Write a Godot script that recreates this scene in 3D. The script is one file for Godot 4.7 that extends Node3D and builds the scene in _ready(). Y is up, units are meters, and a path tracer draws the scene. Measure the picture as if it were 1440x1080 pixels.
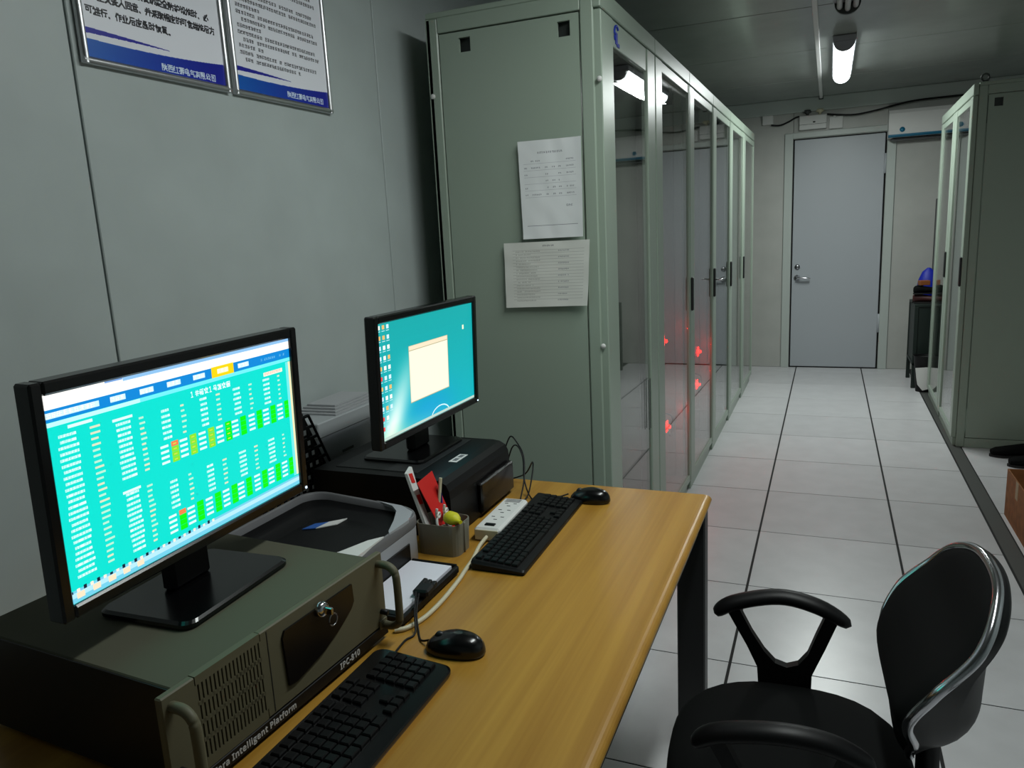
extends Node3D
# A narrow equipment container: desk with two monitors at the left, a row of grey cabinets, a door at the far end.
# x to the right, y up, z towards the viewer; the floor's tile grid (0.6 m) is the grid of the axes.

const LEFT := -1.2
const RIGHT := 1.82
const BACK := 0.34
const FRONT := 10.6
const TOP := 2.6
const DESK := 0.75

var used := {}
var M := {}
var rng := RandomNumberGenerator.new()


func _ready() -> void:
	rng.seed = 7
	# ---- camera
	var cam := Camera3D.new()
	cam.name = "camera"
	cam.transform = Transform3D(Basis(Vector3(0.9234141, -0.0498616, -0.3805525), Vector3(-0.0293231, 0.9794618, -0.1994861), Vector3(0.3826834, 0.1953672, 0.9029868)), Vector3(0.270948, 1.478864, 8.431789))
	cam.fov = 54.0
	cam.near = 0.02
	add_child(cam)
	cam.current = true
	# ---- environment
	var env := Environment.new()
	env.background_mode = Environment.BG_COLOR
	env.background_color = Color(0, 0, 0)
	env.tonemap_mode = Environment.TONE_MAPPER_LINEAR
	env.tonemap_exposure = 1.0
	env.sdfgi_enabled = true
	env.ssao_enabled = true
	env.ssil_enabled = true
	var we := WorldEnvironment.new()
	we.name = "world_environment"
	we.environment = env
	add_child(we)
	# ---- lamps on the ceiling (two lit, one off)
	make_materials()
	ceiling_lamp("ceiling_light", 2.29, true, "lit white ceiling lamp nearest the far door", 3.6)
	ceiling_lamp("ceiling_light", 4.52, false, "unlit ceiling lamp showing three bare tubes", 0.0)
	ceiling_lamp("ceiling_light", 6.75, true, "lit white ceiling lamp above the desk", 2.1)
	# ---- room
	build_room()
	build_door()
	# ---- large things
	build_cabinets()
	build_desk()
	build_chair()
	# ---- things on the desk
	build_monitors()
	build_computer()
	build_keyboards()
	build_mice()
	build_printers()
	build_desk_clutter()
	# ---- walls, back end and right side
	build_posters()
	build_notices()
	build_back_end()
	build_right_side()


# ------------------------------------------------------------------ helpers
func numbered(called: String) -> String:
	var n: int = used.get(called, 0)
	used[called] = n + 1
	return called if n == 0 else "%s_%03d" % [called, n]


func thing(called: String, label: String, category: String, at := Vector3.ZERO, turn := 0.0, group := "") -> Node3D:
	var o := Node3D.new()
	o.name = numbered(called)
	add_child(o)
	o.position = at
	o.rotation.y = turn
	o.set_meta("label", label)
	o.set_meta("category", category)
	if group != "":
		o.set_meta("group", group)
	return o


func structure(called: String) -> Node3D:
	var o := Node3D.new()
	o.name = numbered(called)
	add_child(o)
	o.set_meta("kind", "structure")
	return o


func tool() -> SurfaceTool:
	var st := SurfaceTool.new()
	st.begin(Mesh.PRIMITIVE_TRIANGLES)
	return st


func done(st: SurfaceTool) -> ArrayMesh:
	st.generate_normals()
	return st.commit()


func part(called: String, st: SurfaceTool, m: Material, parent: Node3D, label := "") -> MeshInstance3D:
	return part_mesh(called, done(st), m, parent, label)


func part_mesh(called: String, mesh: Mesh, m: Material, parent: Node3D, label := "") -> MeshInstance3D:
	var o := MeshInstance3D.new()
	o.name = called
	o.mesh = mesh
	o.material_override = m
	parent.add_child(o, true)
	if label != "":
		o.set_meta("label", label)
	return o


func single(called: String, st: SurfaceTool, m: Material, label: String, category: String, at := Vector3.ZERO, turn := 0.0, group := "") -> MeshInstance3D:
	var o := MeshInstance3D.new()
	o.name = numbered(called)
	o.mesh = done(st)
	o.material_override = m
	add_child(o)
	o.position = at
	o.rotation.y = turn
	o.set_meta("label", label)
	o.set_meta("category", category)
	if group != "":
		o.set_meta("group", group)
	return o


func tri(st: SurfaceTool, a: Vector3, b: Vector3, c: Vector3) -> void:
	st.add_vertex(a)
	st.add_vertex(b)
	st.add_vertex(c)


func tri_out(st: SurfaceTool, a: Vector3, b: Vector3, c: Vector3, from: Vector3) -> void:
	# front faces run clockwise seen from outside
	if (b - a).cross(c - a).dot((a + b + c) / 3.0 - from) > 0.0:
		tri(st, a, c, b)
	else:
		tri(st, a, b, c)


func quad_out(st: SurfaceTool, a: Vector3, b: Vector3, c: Vector3, d: Vector3, from: Vector3) -> void:
	tri_out(st, a, b, c, from)
	tri_out(st, a, c, d, from)


# a box with chamfered edges, from corner lo to corner hi
func box(st: SurfaceTool, lo: Vector3, hi: Vector3, ch := 0.0) -> void:
	st.set_smooth_group(-1)
	var c := (lo + hi) / 2.0
	var h := (hi - lo) / 2.0
	var k: float = minf(ch, minf(h.x, minf(h.y, h.z)) * 0.98)
	if k <= 0.0:
		for ax in 3:
			for s in [-1.0, 1.0]:
				var n := Vector3.ZERO
				n[ax] = s * h[ax]
				var u := Vector3.ZERO
				u[(ax + 1) % 3] = h[(ax + 1) % 3]
				var v := Vector3.ZERO
				v[(ax + 2) % 3] = h[(ax + 2) % 3]
				quad_out(st, c + n - u - v, c + n + u - v, c + n + u + v, c + n - u + v, c)
		return
	var p := {}
	for sx in [-1, 1]:
		for sy in [-1, 1]:
			for sz in [-1, 1]:
				var full := Vector3(h.x * sx, h.y * sy, h.z * sz)
				var inner := Vector3((h.x - k) * sx, (h.y - k) * sy, (h.z - k) * sz)
				for ax in 3:
					var q := inner
					q[ax] = full[ax]
					p[[sx, sy, sz, ax]] = c + q
				tri_out(st, p[[sx, sy, sz, 0]], p[[sx, sy, sz, 1]], p[[sx, sy, sz, 2]], c)
	for s in [-1, 1]:
		quad_out(st, p[[s, -1, -1, 0]], p[[s, 1, -1, 0]], p[[s, 1, 1, 0]], p[[s, -1, 1, 0]], c)
		quad_out(st, p[[-1, s, -1, 1]], p[[1, s, -1, 1]], p[[1, s, 1, 1]], p[[-1, s, 1, 1]], c)
		quad_out(st, p[[-1, -1, s, 2]], p[[1, -1, s, 2]], p[[1, 1, s, 2]], p[[-1, 1, s, 2]], c)
		for t in [-1, 1]:
			quad_out(st, p[[-1, s, t, 1]], p[[1, s, t, 1]], p[[1, s, t, 2]], p[[-1, s, t, 2]], c)
			quad_out(st, p[[s, -1, t, 0]], p[[s, 1, t, 0]], p[[s, 1, t, 2]], p[[s, -1, t, 2]], c)
			quad_out(st, p[[s, t, -1, 0]], p[[s, t, 1, 0]], p[[s, t, 1, 1]], p[[s, t, -1, 1]], c)


func box_part(called: String, lo: Vector3, hi: Vector3, m: Material, parent: Node3D, ch := 0.003, label := "") -> MeshInstance3D:
	var st := tool()
	box(st, lo, hi, ch)
	return part(called, st, m, parent, label)


# rings of points joined to a skin; ends closed when asked
func loft(st: SurfaceTool, rings: Array, caps := true, smooth := true) -> void:
	st.set_smooth_group(0 if smooth else -1)
	var n: int = rings[0].size()
	for r in rings.size() - 1:
		var a: PackedVector3Array = rings[r]
		var b: PackedVector3Array = rings[r + 1]
		for i in n:
			var j := (i + 1) % n
			tri(st, a[i], b[i], b[j])
			tri(st, a[i], b[j], a[j])
	if caps:
		st.set_smooth_group(-1)
		for e in 2:
			var ring: PackedVector3Array = rings[0 if e == 0 else rings.size() - 1]
			var c := Vector3.ZERO
			for v in ring:
				c += v / float(n)
			for i in n:
				var j := (i + 1) % n
				if e == 0:
					tri(st, c, ring[i], ring[j])
				else:
					tri(st, c, ring[j], ring[i])


func smooth_path(points: Array, steps := 8) -> PackedVector3Array:
	var out := PackedVector3Array()
	var n := points.size()
	for i in n - 1:
		var p0: Vector3 = points[maxi(i - 1, 0)]
		var p1: Vector3 = points[i]
		var p2: Vector3 = points[i + 1]
		var p3: Vector3 = points[mini(i + 2, n - 1)]
		for s in steps:
			out.append(p1.cubic_interpolate(p2, p0, p3, float(s) / steps))
	out.append(points[n - 1])
	return out


func tube(st: SurfaceTool, path: PackedVector3Array, radius: float, sides := 8, flat := 1.0) -> void:
	var rings := []
	var up := Vector3.UP
	for i in path.size():
		var d: Vector3 = path[mini(i + 1, path.size() - 1)] - path[maxi(i - 1, 0)]
		if d.length() < 1e-6:
			d = Vector3.RIGHT
		d = d.normalized()
		var u := up
		if absf(d.dot(up)) > 0.95:
			u = Vector3(0.3, 0.0, 1.0).normalized()
		var a := d.cross(u).normalized()
		var b := a.cross(d).normalized()
		var ring := PackedVector3Array()
		for k in sides:
			var t := TAU * k / sides
			ring.append(path[i] + a * cos(t) * radius + b * sin(t) * radius * flat)
		rings.append(ring)
	loft(st, rings)


# profile of (radius, height) turned round the y axis at a point
func lathe(st: SurfaceTool, at: Vector3, profile: Array, sides := 24, axis := Vector3.UP) -> void:
	var q := Basis.IDENTITY
	if not axis.is_equal_approx(Vector3.UP):
		q = Basis(Quaternion(Vector3.UP, axis.normalized()))
	var rings := []
	for p in profile:
		var ring := PackedVector3Array()
		for k in sides:
			var t := -TAU * k / sides
			ring.append(at + q * Vector3(cos(t) * p.x, p.y, sin(t) * p.x))
		rings.append(ring)
	loft(st, rings)


# a flat outline (in u, v) given thickness along n
func slab(st: SurfaceTool, outline: PackedVector2Array, at: Vector3, u: Vector3, v: Vector3, n: Vector3, depth: float) -> void:
	st.set_smooth_group(-1)
	var idx := Geometry2D.triangulate_polygon(outline)
	var c := Vector2.ZERO
	for p in outline:
		c += p / outline.size()
	var mid := at + u * c.x + v * c.y + n * depth / 2.0
	for i in range(0, idx.size(), 3):
		var w := []
		for k in 3:
			var p := outline[idx[i + k]]
			w.append(at + u * p.x + v * p.y)
		var cen: Vector3 = (w[0] + w[1] + w[2]) / 3.0
		tri_out(st, w[0], w[1], w[2], cen + n)
		tri_out(st, w[0] + n * depth, w[1] + n * depth, w[2] + n * depth, cen)
	var ccw := 0.0
	for i in outline.size():
		var a := outline[i]
		var b := outline[(i + 1) % outline.size()]
		ccw += a.x * b.y - b.x * a.y
	for i in outline.size():
		var a2 := outline[i]
		var b2 := outline[(i + 1) % outline.size()]
		var e := (b2 - a2)
		var o2 := Vector2(e.y, -e.x).normalized() * signf(ccw)
		var pa := at + u * a2.x + v * a2.y
		var pb := at + u * b2.x + v * b2.y
		var inside := (pa + pb) / 2.0 - (u * o2.x + v * o2.y)
		quad_out(st, pa, pb, pb + n * depth, pa + n * depth, inside + n * depth / 2.0)


func rounded(w: float, h: float, r: float, seg := 6) -> PackedVector2Array:
	var out := PackedVector2Array()
	for k in 4:
		var cx := (w / 2 - r) * (1 if k in [0, 3] else -1)
		var cy := (h / 2 - r) * (1 if k in [0, 1] else -1)
		for s in seg + 1:
			var t := PI / 2 * (k + float(s) / seg)
			out.append(Vector2(cx + cos(t) * r, cy + sin(t) * r))
	return out


func flat_ring(outline: PackedVector2Array, y: float, dx := 0.0, dz := 0.0, slope := 0.0) -> PackedVector3Array:
	# counter-clockwise outlines in (x, -z) make outward skins with loft() going up
	var out := PackedVector3Array()
	for p in outline:
		out.append(Vector3(p.x + dx, y + slope * p.x, p.y + dz))
	return out


# a sheet with a picture: corners bottom-left, right and up, with thickness
func picture(called: String, centre: Vector3, right: Vector3, up: Vector3, m: Material, parent: Node3D) -> MeshInstance3D:
	var st := tool()
	st.set_smooth_group(-1)
	var a := centre - right / 2 + up / 2
	var b := centre + right / 2 + up / 2
	var c := centre + right / 2 - up / 2
	var d := centre - right / 2 - up / 2
	for q in [[a, Vector2(0, 0)], [b, Vector2(1, 0)], [c, Vector2(1, 1)], [a, Vector2(0, 0)], [c, Vector2(1, 1)], [d, Vector2(0, 1)]]:
		st.set_uv(q[1])
		st.add_vertex(q[0])
	return part(called, st, m, parent)


func mat(color: Color, rough := 0.6, metal := 0.0, spec := 0.5) -> StandardMaterial3D:
	var m := StandardMaterial3D.new()
	m.albedo_color = color
	m.roughness = rough
	m.metallic = metal
	m.metallic_specular = spec
	return m


func glow(color: Color, energy: float) -> StandardMaterial3D:
	var m := mat(color, 0.5)
	m.emission_enabled = true
	m.emission = color
	m.emission_energy_multiplier = energy
	return m


func speckled(base: Color, amount: float, seed_: int, freq: float, size := 256) -> ImageTexture:
	var n := FastNoiseLite.new()
	n.seed = seed_
	n.frequency = freq
	n.fractal_octaves = 4
	var im := n.get_seamless_image(size, size)
	var out := Image.create(size, size, false, Image.FORMAT_RGB8)
	for y in size:
		for x in size:
			var v: float = 1.0 + (im.get_pixel(x, y).r - 0.5) * amount
			out.set_pixel(x, y, Color(base.r * v, base.g * v, base.b * v))
	return ImageTexture.create_from_image(out)


func wood_texture() -> ImageTexture:
	var n := FastNoiseLite.new()
	n.seed = 3
	n.frequency = 0.03
	n.fractal_octaves = 3
	var f := FastNoiseLite.new()
	f.seed = 9
	f.frequency = 0.2
	var out := Image.create(512, 256, false, Image.FORMAT_RGB8)
	var a := Color(0.70, 0.53, 0.21)
	var b := Color(0.61, 0.435, 0.15)
	for y in 256:
		for x in 512:
			# grain runs along v
			var g: float = 0.5 + 0.9 * n.get_noise_2d(x * 1.0, y * 0.09) + 0.35 * f.get_noise_2d(x * 1.3, y * 0.06)
			g = clampf(g, 0.0, 1.0)
			out.set_pixel(x, y, a.lerp(b, g))
	return ImageTexture.create_from_image(out)


func tri_mat(tex: Texture2D, rough: float, scale: Vector3) -> StandardMaterial3D:
	var m := mat(Color.WHITE, rough)
	m.albedo_texture = tex
	m.uv1_triplanar = true
	m.uv1_world_triplanar = true
	m.uv1_scale = scale
	return m


func make_materials() -> void:
	M.wall = tri_mat(speckled(Color(0.70, 0.735, 0.73), 0.05, 11, 0.012), 0.42, Vector3(1, 1, 1))
	M.wall_back = tri_mat(speckled(Color(0.69, 0.695, 0.675), 0.05, 14, 0.012), 0.42, Vector3(1, 1, 1))
	M.ceiling = tri_mat(speckled(Color(0.55, 0.57, 0.55), 0.05, 12, 0.012), 0.2, Vector3(1, 1, 1))
	M.tile = []
	for k in 3:
		var t: float = [0.775, 0.76, 0.785][k]
		var m := tri_mat(speckled(Color(t, t, t * 1.01), 0.05, 20 + k, 0.012, 512), 0.3, Vector3(0.9, 0.9, 0.9))
		M.tile.append(m)
	M.joint = mat(Color(0.07, 0.075, 0.075), 0.8)
	M.paint = mat(Color(0.59, 0.645, 0.59), 0.33)
	M.plinth = mat(Color(0.22, 0.24, 0.23), 0.5)
	M.inside = mat(Color(0.26, 0.28, 0.28), 0.6)
	M.module = mat(Color(0.16, 0.17, 0.18), 0.5)
	var g := mat(Color(0.08, 0.1, 0.1, 0.12), 0.0)
	g.transparency = BaseMaterial3D.TRANSPARENCY_ALPHA
	M.glass = g
	M.black = mat(Color(0.05, 0.05, 0.055), 0.45, 0.0, 0.35)
	M.black_gloss = mat(Color(0.03, 0.03, 0.034), 0.22)
	M.black_soft = mat(Color(0.055, 0.06, 0.06), 0.8, 0.0, 0.2)
	M.rubber = mat(Color(0.04, 0.04, 0.04), 0.6)
	M.chrome = mat(Color(0.8, 0.8, 0.82), 0.16, 1.0)
	M.steel = mat(Color(0.6, 0.6, 0.62), 0.3, 1.0)
	M.alu = mat(Color(0.78, 0.78, 0.79), 0.35, 1.0)
	M.white = mat(Color(0.84, 0.84, 0.83), 0.45)
	M.ivory = mat(Color(0.80, 0.77, 0.66), 0.45)
	M.beige = mat(Color(0.36, 0.345, 0.265), 0.6)
	M.beige_top = mat(Color(0.34, 0.34, 0.285), 0.75, 0.0, 0.3)
	M.silver = mat(Color(0.62, 0.63, 0.65), 0.4)
	M.grey = mat(Color(0.42, 0.42, 0.43), 0.45)
	M.dark_grey = mat(Color(0.13, 0.135, 0.14), 0.45)
	M.paper = mat(Color(0.86, 0.86, 0.90), 0.8)
	M.wood = tri_mat(wood_texture(), 0.38, Vector3(0.8, 1, 0.48))
	M.door = mat(Color(0.66, 0.68, 0.70), 0.42)
	M.door_frame = mat(Color(0.70, 0.73, 0.71), 0.4)
	M.red_led = glow(Color(1.0, 0.12, 0.06), 6.0)
	M.red_card = mat(Color(0.80, 0.10, 0.07), 0.5)
	M.yellow = mat(Color(0.80, 0.78, 0.08), 0.5)
	M.blue = mat(Color(0.04, 0.16, 0.60), 0.5)
	M.blue_trim = mat(Color(0.05, 0.42, 0.55), 0.4)
	M.cardboard = tri_mat(speckled(Color(0.56, 0.36, 0.20), 0.22, 31, 0.03), 0.85, Vector3(2, 2, 2))
	M.lamp_lit = glow(Color(0.97, 1.0, 1.0), 9.0)
	M.tube_off = mat(Color(0.75, 0.76, 0.76), 0.35)
	M.lettering = mat(Color(0.75, 0.75, 0.75), 0.5)


# ------------------------------------------------------------------ lamps
func ceiling_lamp(called: String, z: float, lit: bool, label: String, energy: float) -> void:
	var t := thing(called, label, "lamp", Vector3(0.325, TOP, z), 0.0, "ceiling lamps")
	var half := 0.65
	box_part("housing", Vector3(-0.07, -0.04, -half), Vector3(0.07, -0.002, half), M.silver, t, 0.004)
	var arc := PackedVector2Array()
	for k in 13:
		var a := PI * k / 12.0
		arc.append(Vector2(cos(a) * 0.063, -0.041 - sin(a) * 0.058))
	for s in [-1, 1]:
		var st := tool()
		slab(st, arc, Vector3(0, 0, s * half - (0.02 if s > 0 else 0.0)), Vector3.RIGHT, Vector3.UP, Vector3(0, 0, 1), 0.02)
		part("end_cap", st, M.silver if lit else M.plinth, t)
	if lit:
		var st2 := tool()
		var rings := []
		for zz in [half - 0.021, -half + 0.021]:
			var ring := PackedVector3Array()
			for p in arc:
				ring.append(Vector3(p.x * 0.97, p.y * 0.98, zz))
			rings.append(ring)
		loft(st2, rings)
		part("diffuser", st2, M.lamp_lit, t, "glowing white diffuser")
		var l := AreaLight3D.new()
		l.name = "lamp_light"
		l.area_size = Vector2(0.11, 1.2)
		l.light_color = Color(0.97, 1.0, 0.985)
		l.light_energy = energy
		l.shadow_enabled = true
		l.area_range = 15.0
		l.rotation.x = -PI / 2
		l.position = Vector3(0, -0.106, 0)
		t.add_child(l)
	else:
		for k in 3:
			var st3 := tool()
			tube(st3, PackedVector3Array([Vector3(-0.038 + 0.038 * k, -0.06 - (0.012 if k == 1 else 0.0), half - 0.02), Vector3(-0.038 + 0.038 * k, -0.06 - (0.012 if k == 1 else 0.0), -half + 0.02)]), 0.014, 12)
			part("tube", st3, M.tube_off, t)


# ------------------------------------------------------------------ room
func build_room() -> void:
	var fl := structure("floor")
	box_part("subfloor", Vector3(LEFT - 0.08, -0.12, BACK - 0.08), Vector3(RIGHT + 0.08, -0.0012, FRONT + 0.08), M.joint, fl, 0.0)
	# columns of tiles; the long joints are wide, the cross joints fine
	var cols := [[-1.2, -0.6], [-0.6, 0.0], [0.0, 0.6], [0.6, 1.017]]
	var meshes := {}
	for c in cols:
		for r in 18:
			var z0 := maxf(r * 0.6, BACK)
			var z1 := minf((r + 1) * 0.6, FRONT)
			if z1 - z0 < 0.02:
				continue
			tile(fl, meshes, c[0], c[1], z0, z1, r)
	for r in 18:
		var z2 := maxf(0.065 + r * 0.6, BACK)
		var z3 := minf(0.065 + (r + 1) * 0.6, FRONT)
		if z3 - z2 < 0.02:
			continue
		tile(fl, meshes, 1.088, 1.69, z2, z3, r)
		tile(fl, meshes, 1.69, RIGHT, z2, z3, r)
	box_part("cable_trench_cover", Vector3(1.02, -0.0012, 1.2), Vector3(1.085, 0.003, FRONT), mat(Color(0.25, 0.255, 0.245), 0.6), fl, 0.001, "dark grey strip along the floor")
	# left wall of upright panels
	var wl := structure("wall_left")
	box_part("wall_core", Vector3(LEFT - 0.10, -0.1, BACK - 0.08), Vector3(LEFT - 0.012, TOP + 0.1, FRONT + 0.08), M.joint, wl, 0.0)
	var edges := [FRONT, 9.62, 8.42, 7.223, 6.026, 4.83, 3.63, 2.43, 1.23, BACK]
	for i in edges.size() - 1:
		box_part("wall_panel", Vector3(LEFT - 0.02, 0, edges[i + 1] + 0.0025), Vector3(LEFT, TOP, edges[i] - 0.0025), M.wall, wl, 0.002)
	var wr := structure("wall_right")
	box_part("wall_core", Vector3(RIGHT + 0.012, -0.1, BACK - 0.08), Vector3(RIGHT + 0.10, TOP + 0.1, FRONT + 0.08), M.joint, wr, 0.0)
	for i in edges.size() - 1:
		box_part("wall_panel", Vector3(RIGHT, 0, edges[i + 1] + 0.0025), Vector3(RIGHT + 0.02, TOP, edges[i] - 0.0025), M.wall, wr, 0.002)
	var wf := structure("wall_front")
	box_part("wall_core", Vector3(LEFT - 0.1, -0.1, FRONT + 0.012), Vector3(RIGHT + 0.1, TOP + 0.1, FRONT + 0.1), M.joint, wf, 0.0)
	for e in [[LEFT, -0.1], [-0.1, 1.0], [1.0, RIGHT]]:
		box_part("wall_panel", Vector3(e[0] + 0.002, 0, FRONT), Vector3(e[1] - 0.002, TOP, FRONT + 0.02), M.wall, wf, 0.002)
	# back wall round the door opening
	var wb := structure("wall_back")
	box_part("wall_core", Vector3(LEFT - 0.1, -0.1, BACK - 0.10), Vector3(RIGHT + 0.1, TOP + 0.1, BACK - 0.06), M.joint, wb, 0.0)
	box_part("wall_panel", Vector3(LEFT, 0, BACK - 0.06), Vector3(-0.075, TOP, BACK), M.wall_back, wb, 0.002)
	box_part("wall_panel", Vector3(0.745, 0, BACK - 0.06), Vector3(RIGHT, TOP, BACK), M.wall_back, wb, 0.002)
	box_part("wall_panel", Vector3(-0.073, 2.235, BACK - 0.06), Vector3(0.743, TOP, BACK), M.wall_back, wb, 0.002)
	# ceiling panels across the room
	var ce := structure("ceiling")
	box_part("ceiling_core", Vector3(LEFT - 0.1, TOP + 0.012, BACK - 0.1), Vector3(RIGHT + 0.1, TOP + 0.1, FRONT + 0.1), M.joint, ce, 0.0)
	var zc := [BACK, 1.40, 2.58, 3.73, 4.88, 6.03, 7.18, 8.33, 9.48, FRONT]
	for i in zc.size() - 1:
		box_part("ceiling_panel", Vector3(LEFT, TOP, zc[i] + 0.005), Vector3(RIGHT, TOP + 0.012, zc[i + 1] - 0.005), M.ceiling, ce, 0.002)
	var tr := structure("trim_1")
	box_part("cornice", Vector3(LEFT, 2.475, BACK), Vector3(RIGHT, TOP, BACK + 0.05), M.door_frame, tr, 0.004)


func tile(fl: Node3D, meshes: Dictionary, x0: float, x1: float, z0: float, z1: float, r: int) -> void:
	var size := Vector3(x1 - x0 - 0.010, 0.0012, z1 - z0 - 0.005)
	var key := "%.3f %.3f" % [size.x, size.z]
	if not meshes.has(key):
		var st := tool()
		box(st, -size / 2, size / 2, 0.0004)
		meshes[key] = done(st)
	var o := part_mesh("floor_tile", meshes[key], M.tile[(r * 7 + int(x0 * 10)) % 3], fl)
	o.position = Vector3((x0 + x1) / 2, -0.0006, (z0 + z1) / 2)


func build_door() -> void:
	var d := structure("door_1")
	var z := BACK
	box_part("door_leaf", Vector3(-0.062, 0.008, z - 0.045), Vector3(0.73, 2.225, z - 0.004), M.door, d, 0.004)
	# raised frame either side and above
	for e in [[-0.152, -0.075], [0.745, 0.822]]:
		box_part("door_frame", Vector3(e[0], 0, z), Vector3(e[1], 2.29, z + 0.022), M.door_frame, d, 0.004)
	box_part("door_frame", Vector3(-0.152, 2.24, z), Vector3(0.822, 2.292, z + 0.02), M.door_frame, d, 0.004)
	for y in [0.45, 1.95]:
		var st := tool()
		lathe(st, Vector3(0.737, y - 0.09, z + 0.004), [Vector2(0.0, 0), Vector2(0.012, 0), Vector2(0.012, 0.18), Vector2(0.0, 0.18)], 10)
		part("hinge", st, M.door, d)
	var stl := tool()
	lathe(stl, Vector3(-0.012, 1.012, z - 0.004), [Vector2(0.026, 0), Vector2(0.026, 0.008), Vector2(0.016, 0.016), Vector2(0, 0.016)], 16, Vector3(0, 0, 1))
	part("lock_cylinder", stl, M.steel, d, "round steel lock above the handle")
	var h := tool()
	lathe(h, Vector3(-0.012, 0.905, z - 0.004), [Vector2(0.03, 0), Vector2(0.03, 0.01), Vector2(0.011, 0.014), Vector2(0.011, 0.05), Vector2(0, 0.05)], 16, Vector3(0, 0, 1))
	tube(h, smooth_path([Vector3(-0.012, 0.905, z + 0.044), Vector3(0.03, 0.905, z + 0.048), Vector3(0.08, 0.902, z + 0.046), Vector3(0.11, 0.898, z + 0.04)], 4), 0.011, 10)
	part("door_handle", h, M.chrome, d, "chrome lever handle")


# ------------------------------------------------------------------ cabinets
func build_cabinets() -> void:
	var names := ["grey cabinet with two paper notices on its side", "second glass door cabinet from the desk, red light inside", "third glass door cabinet from the desk, red light inside", "fourth glass door cabinet from the desk", "fifth glass door cabinet from the desk", "glass door cabinet at far end of the left row"]
	for i in 6:
		var f := (i + 0.5) / 6.0
		cabinet(names[i], Vector3(-0.43 + 0.06 * f, 0, 5.9 - 4.8 * f), 0.0, i, 2.25, "left row of equipment cabinets")
	cabinet("glass door cabinet on the right with a lifting eye on top", Vector3(1.036, 0, 2.67), PI - 0.0156, 10, 2.21, "right pair of equipment cabinets")
	cabinet("farther glass door cabinet of the right pair", Vector3(1.049, 0, 1.87), PI - 0.0156, 11, 2.21, "right pair of equipment cabinets")


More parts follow.
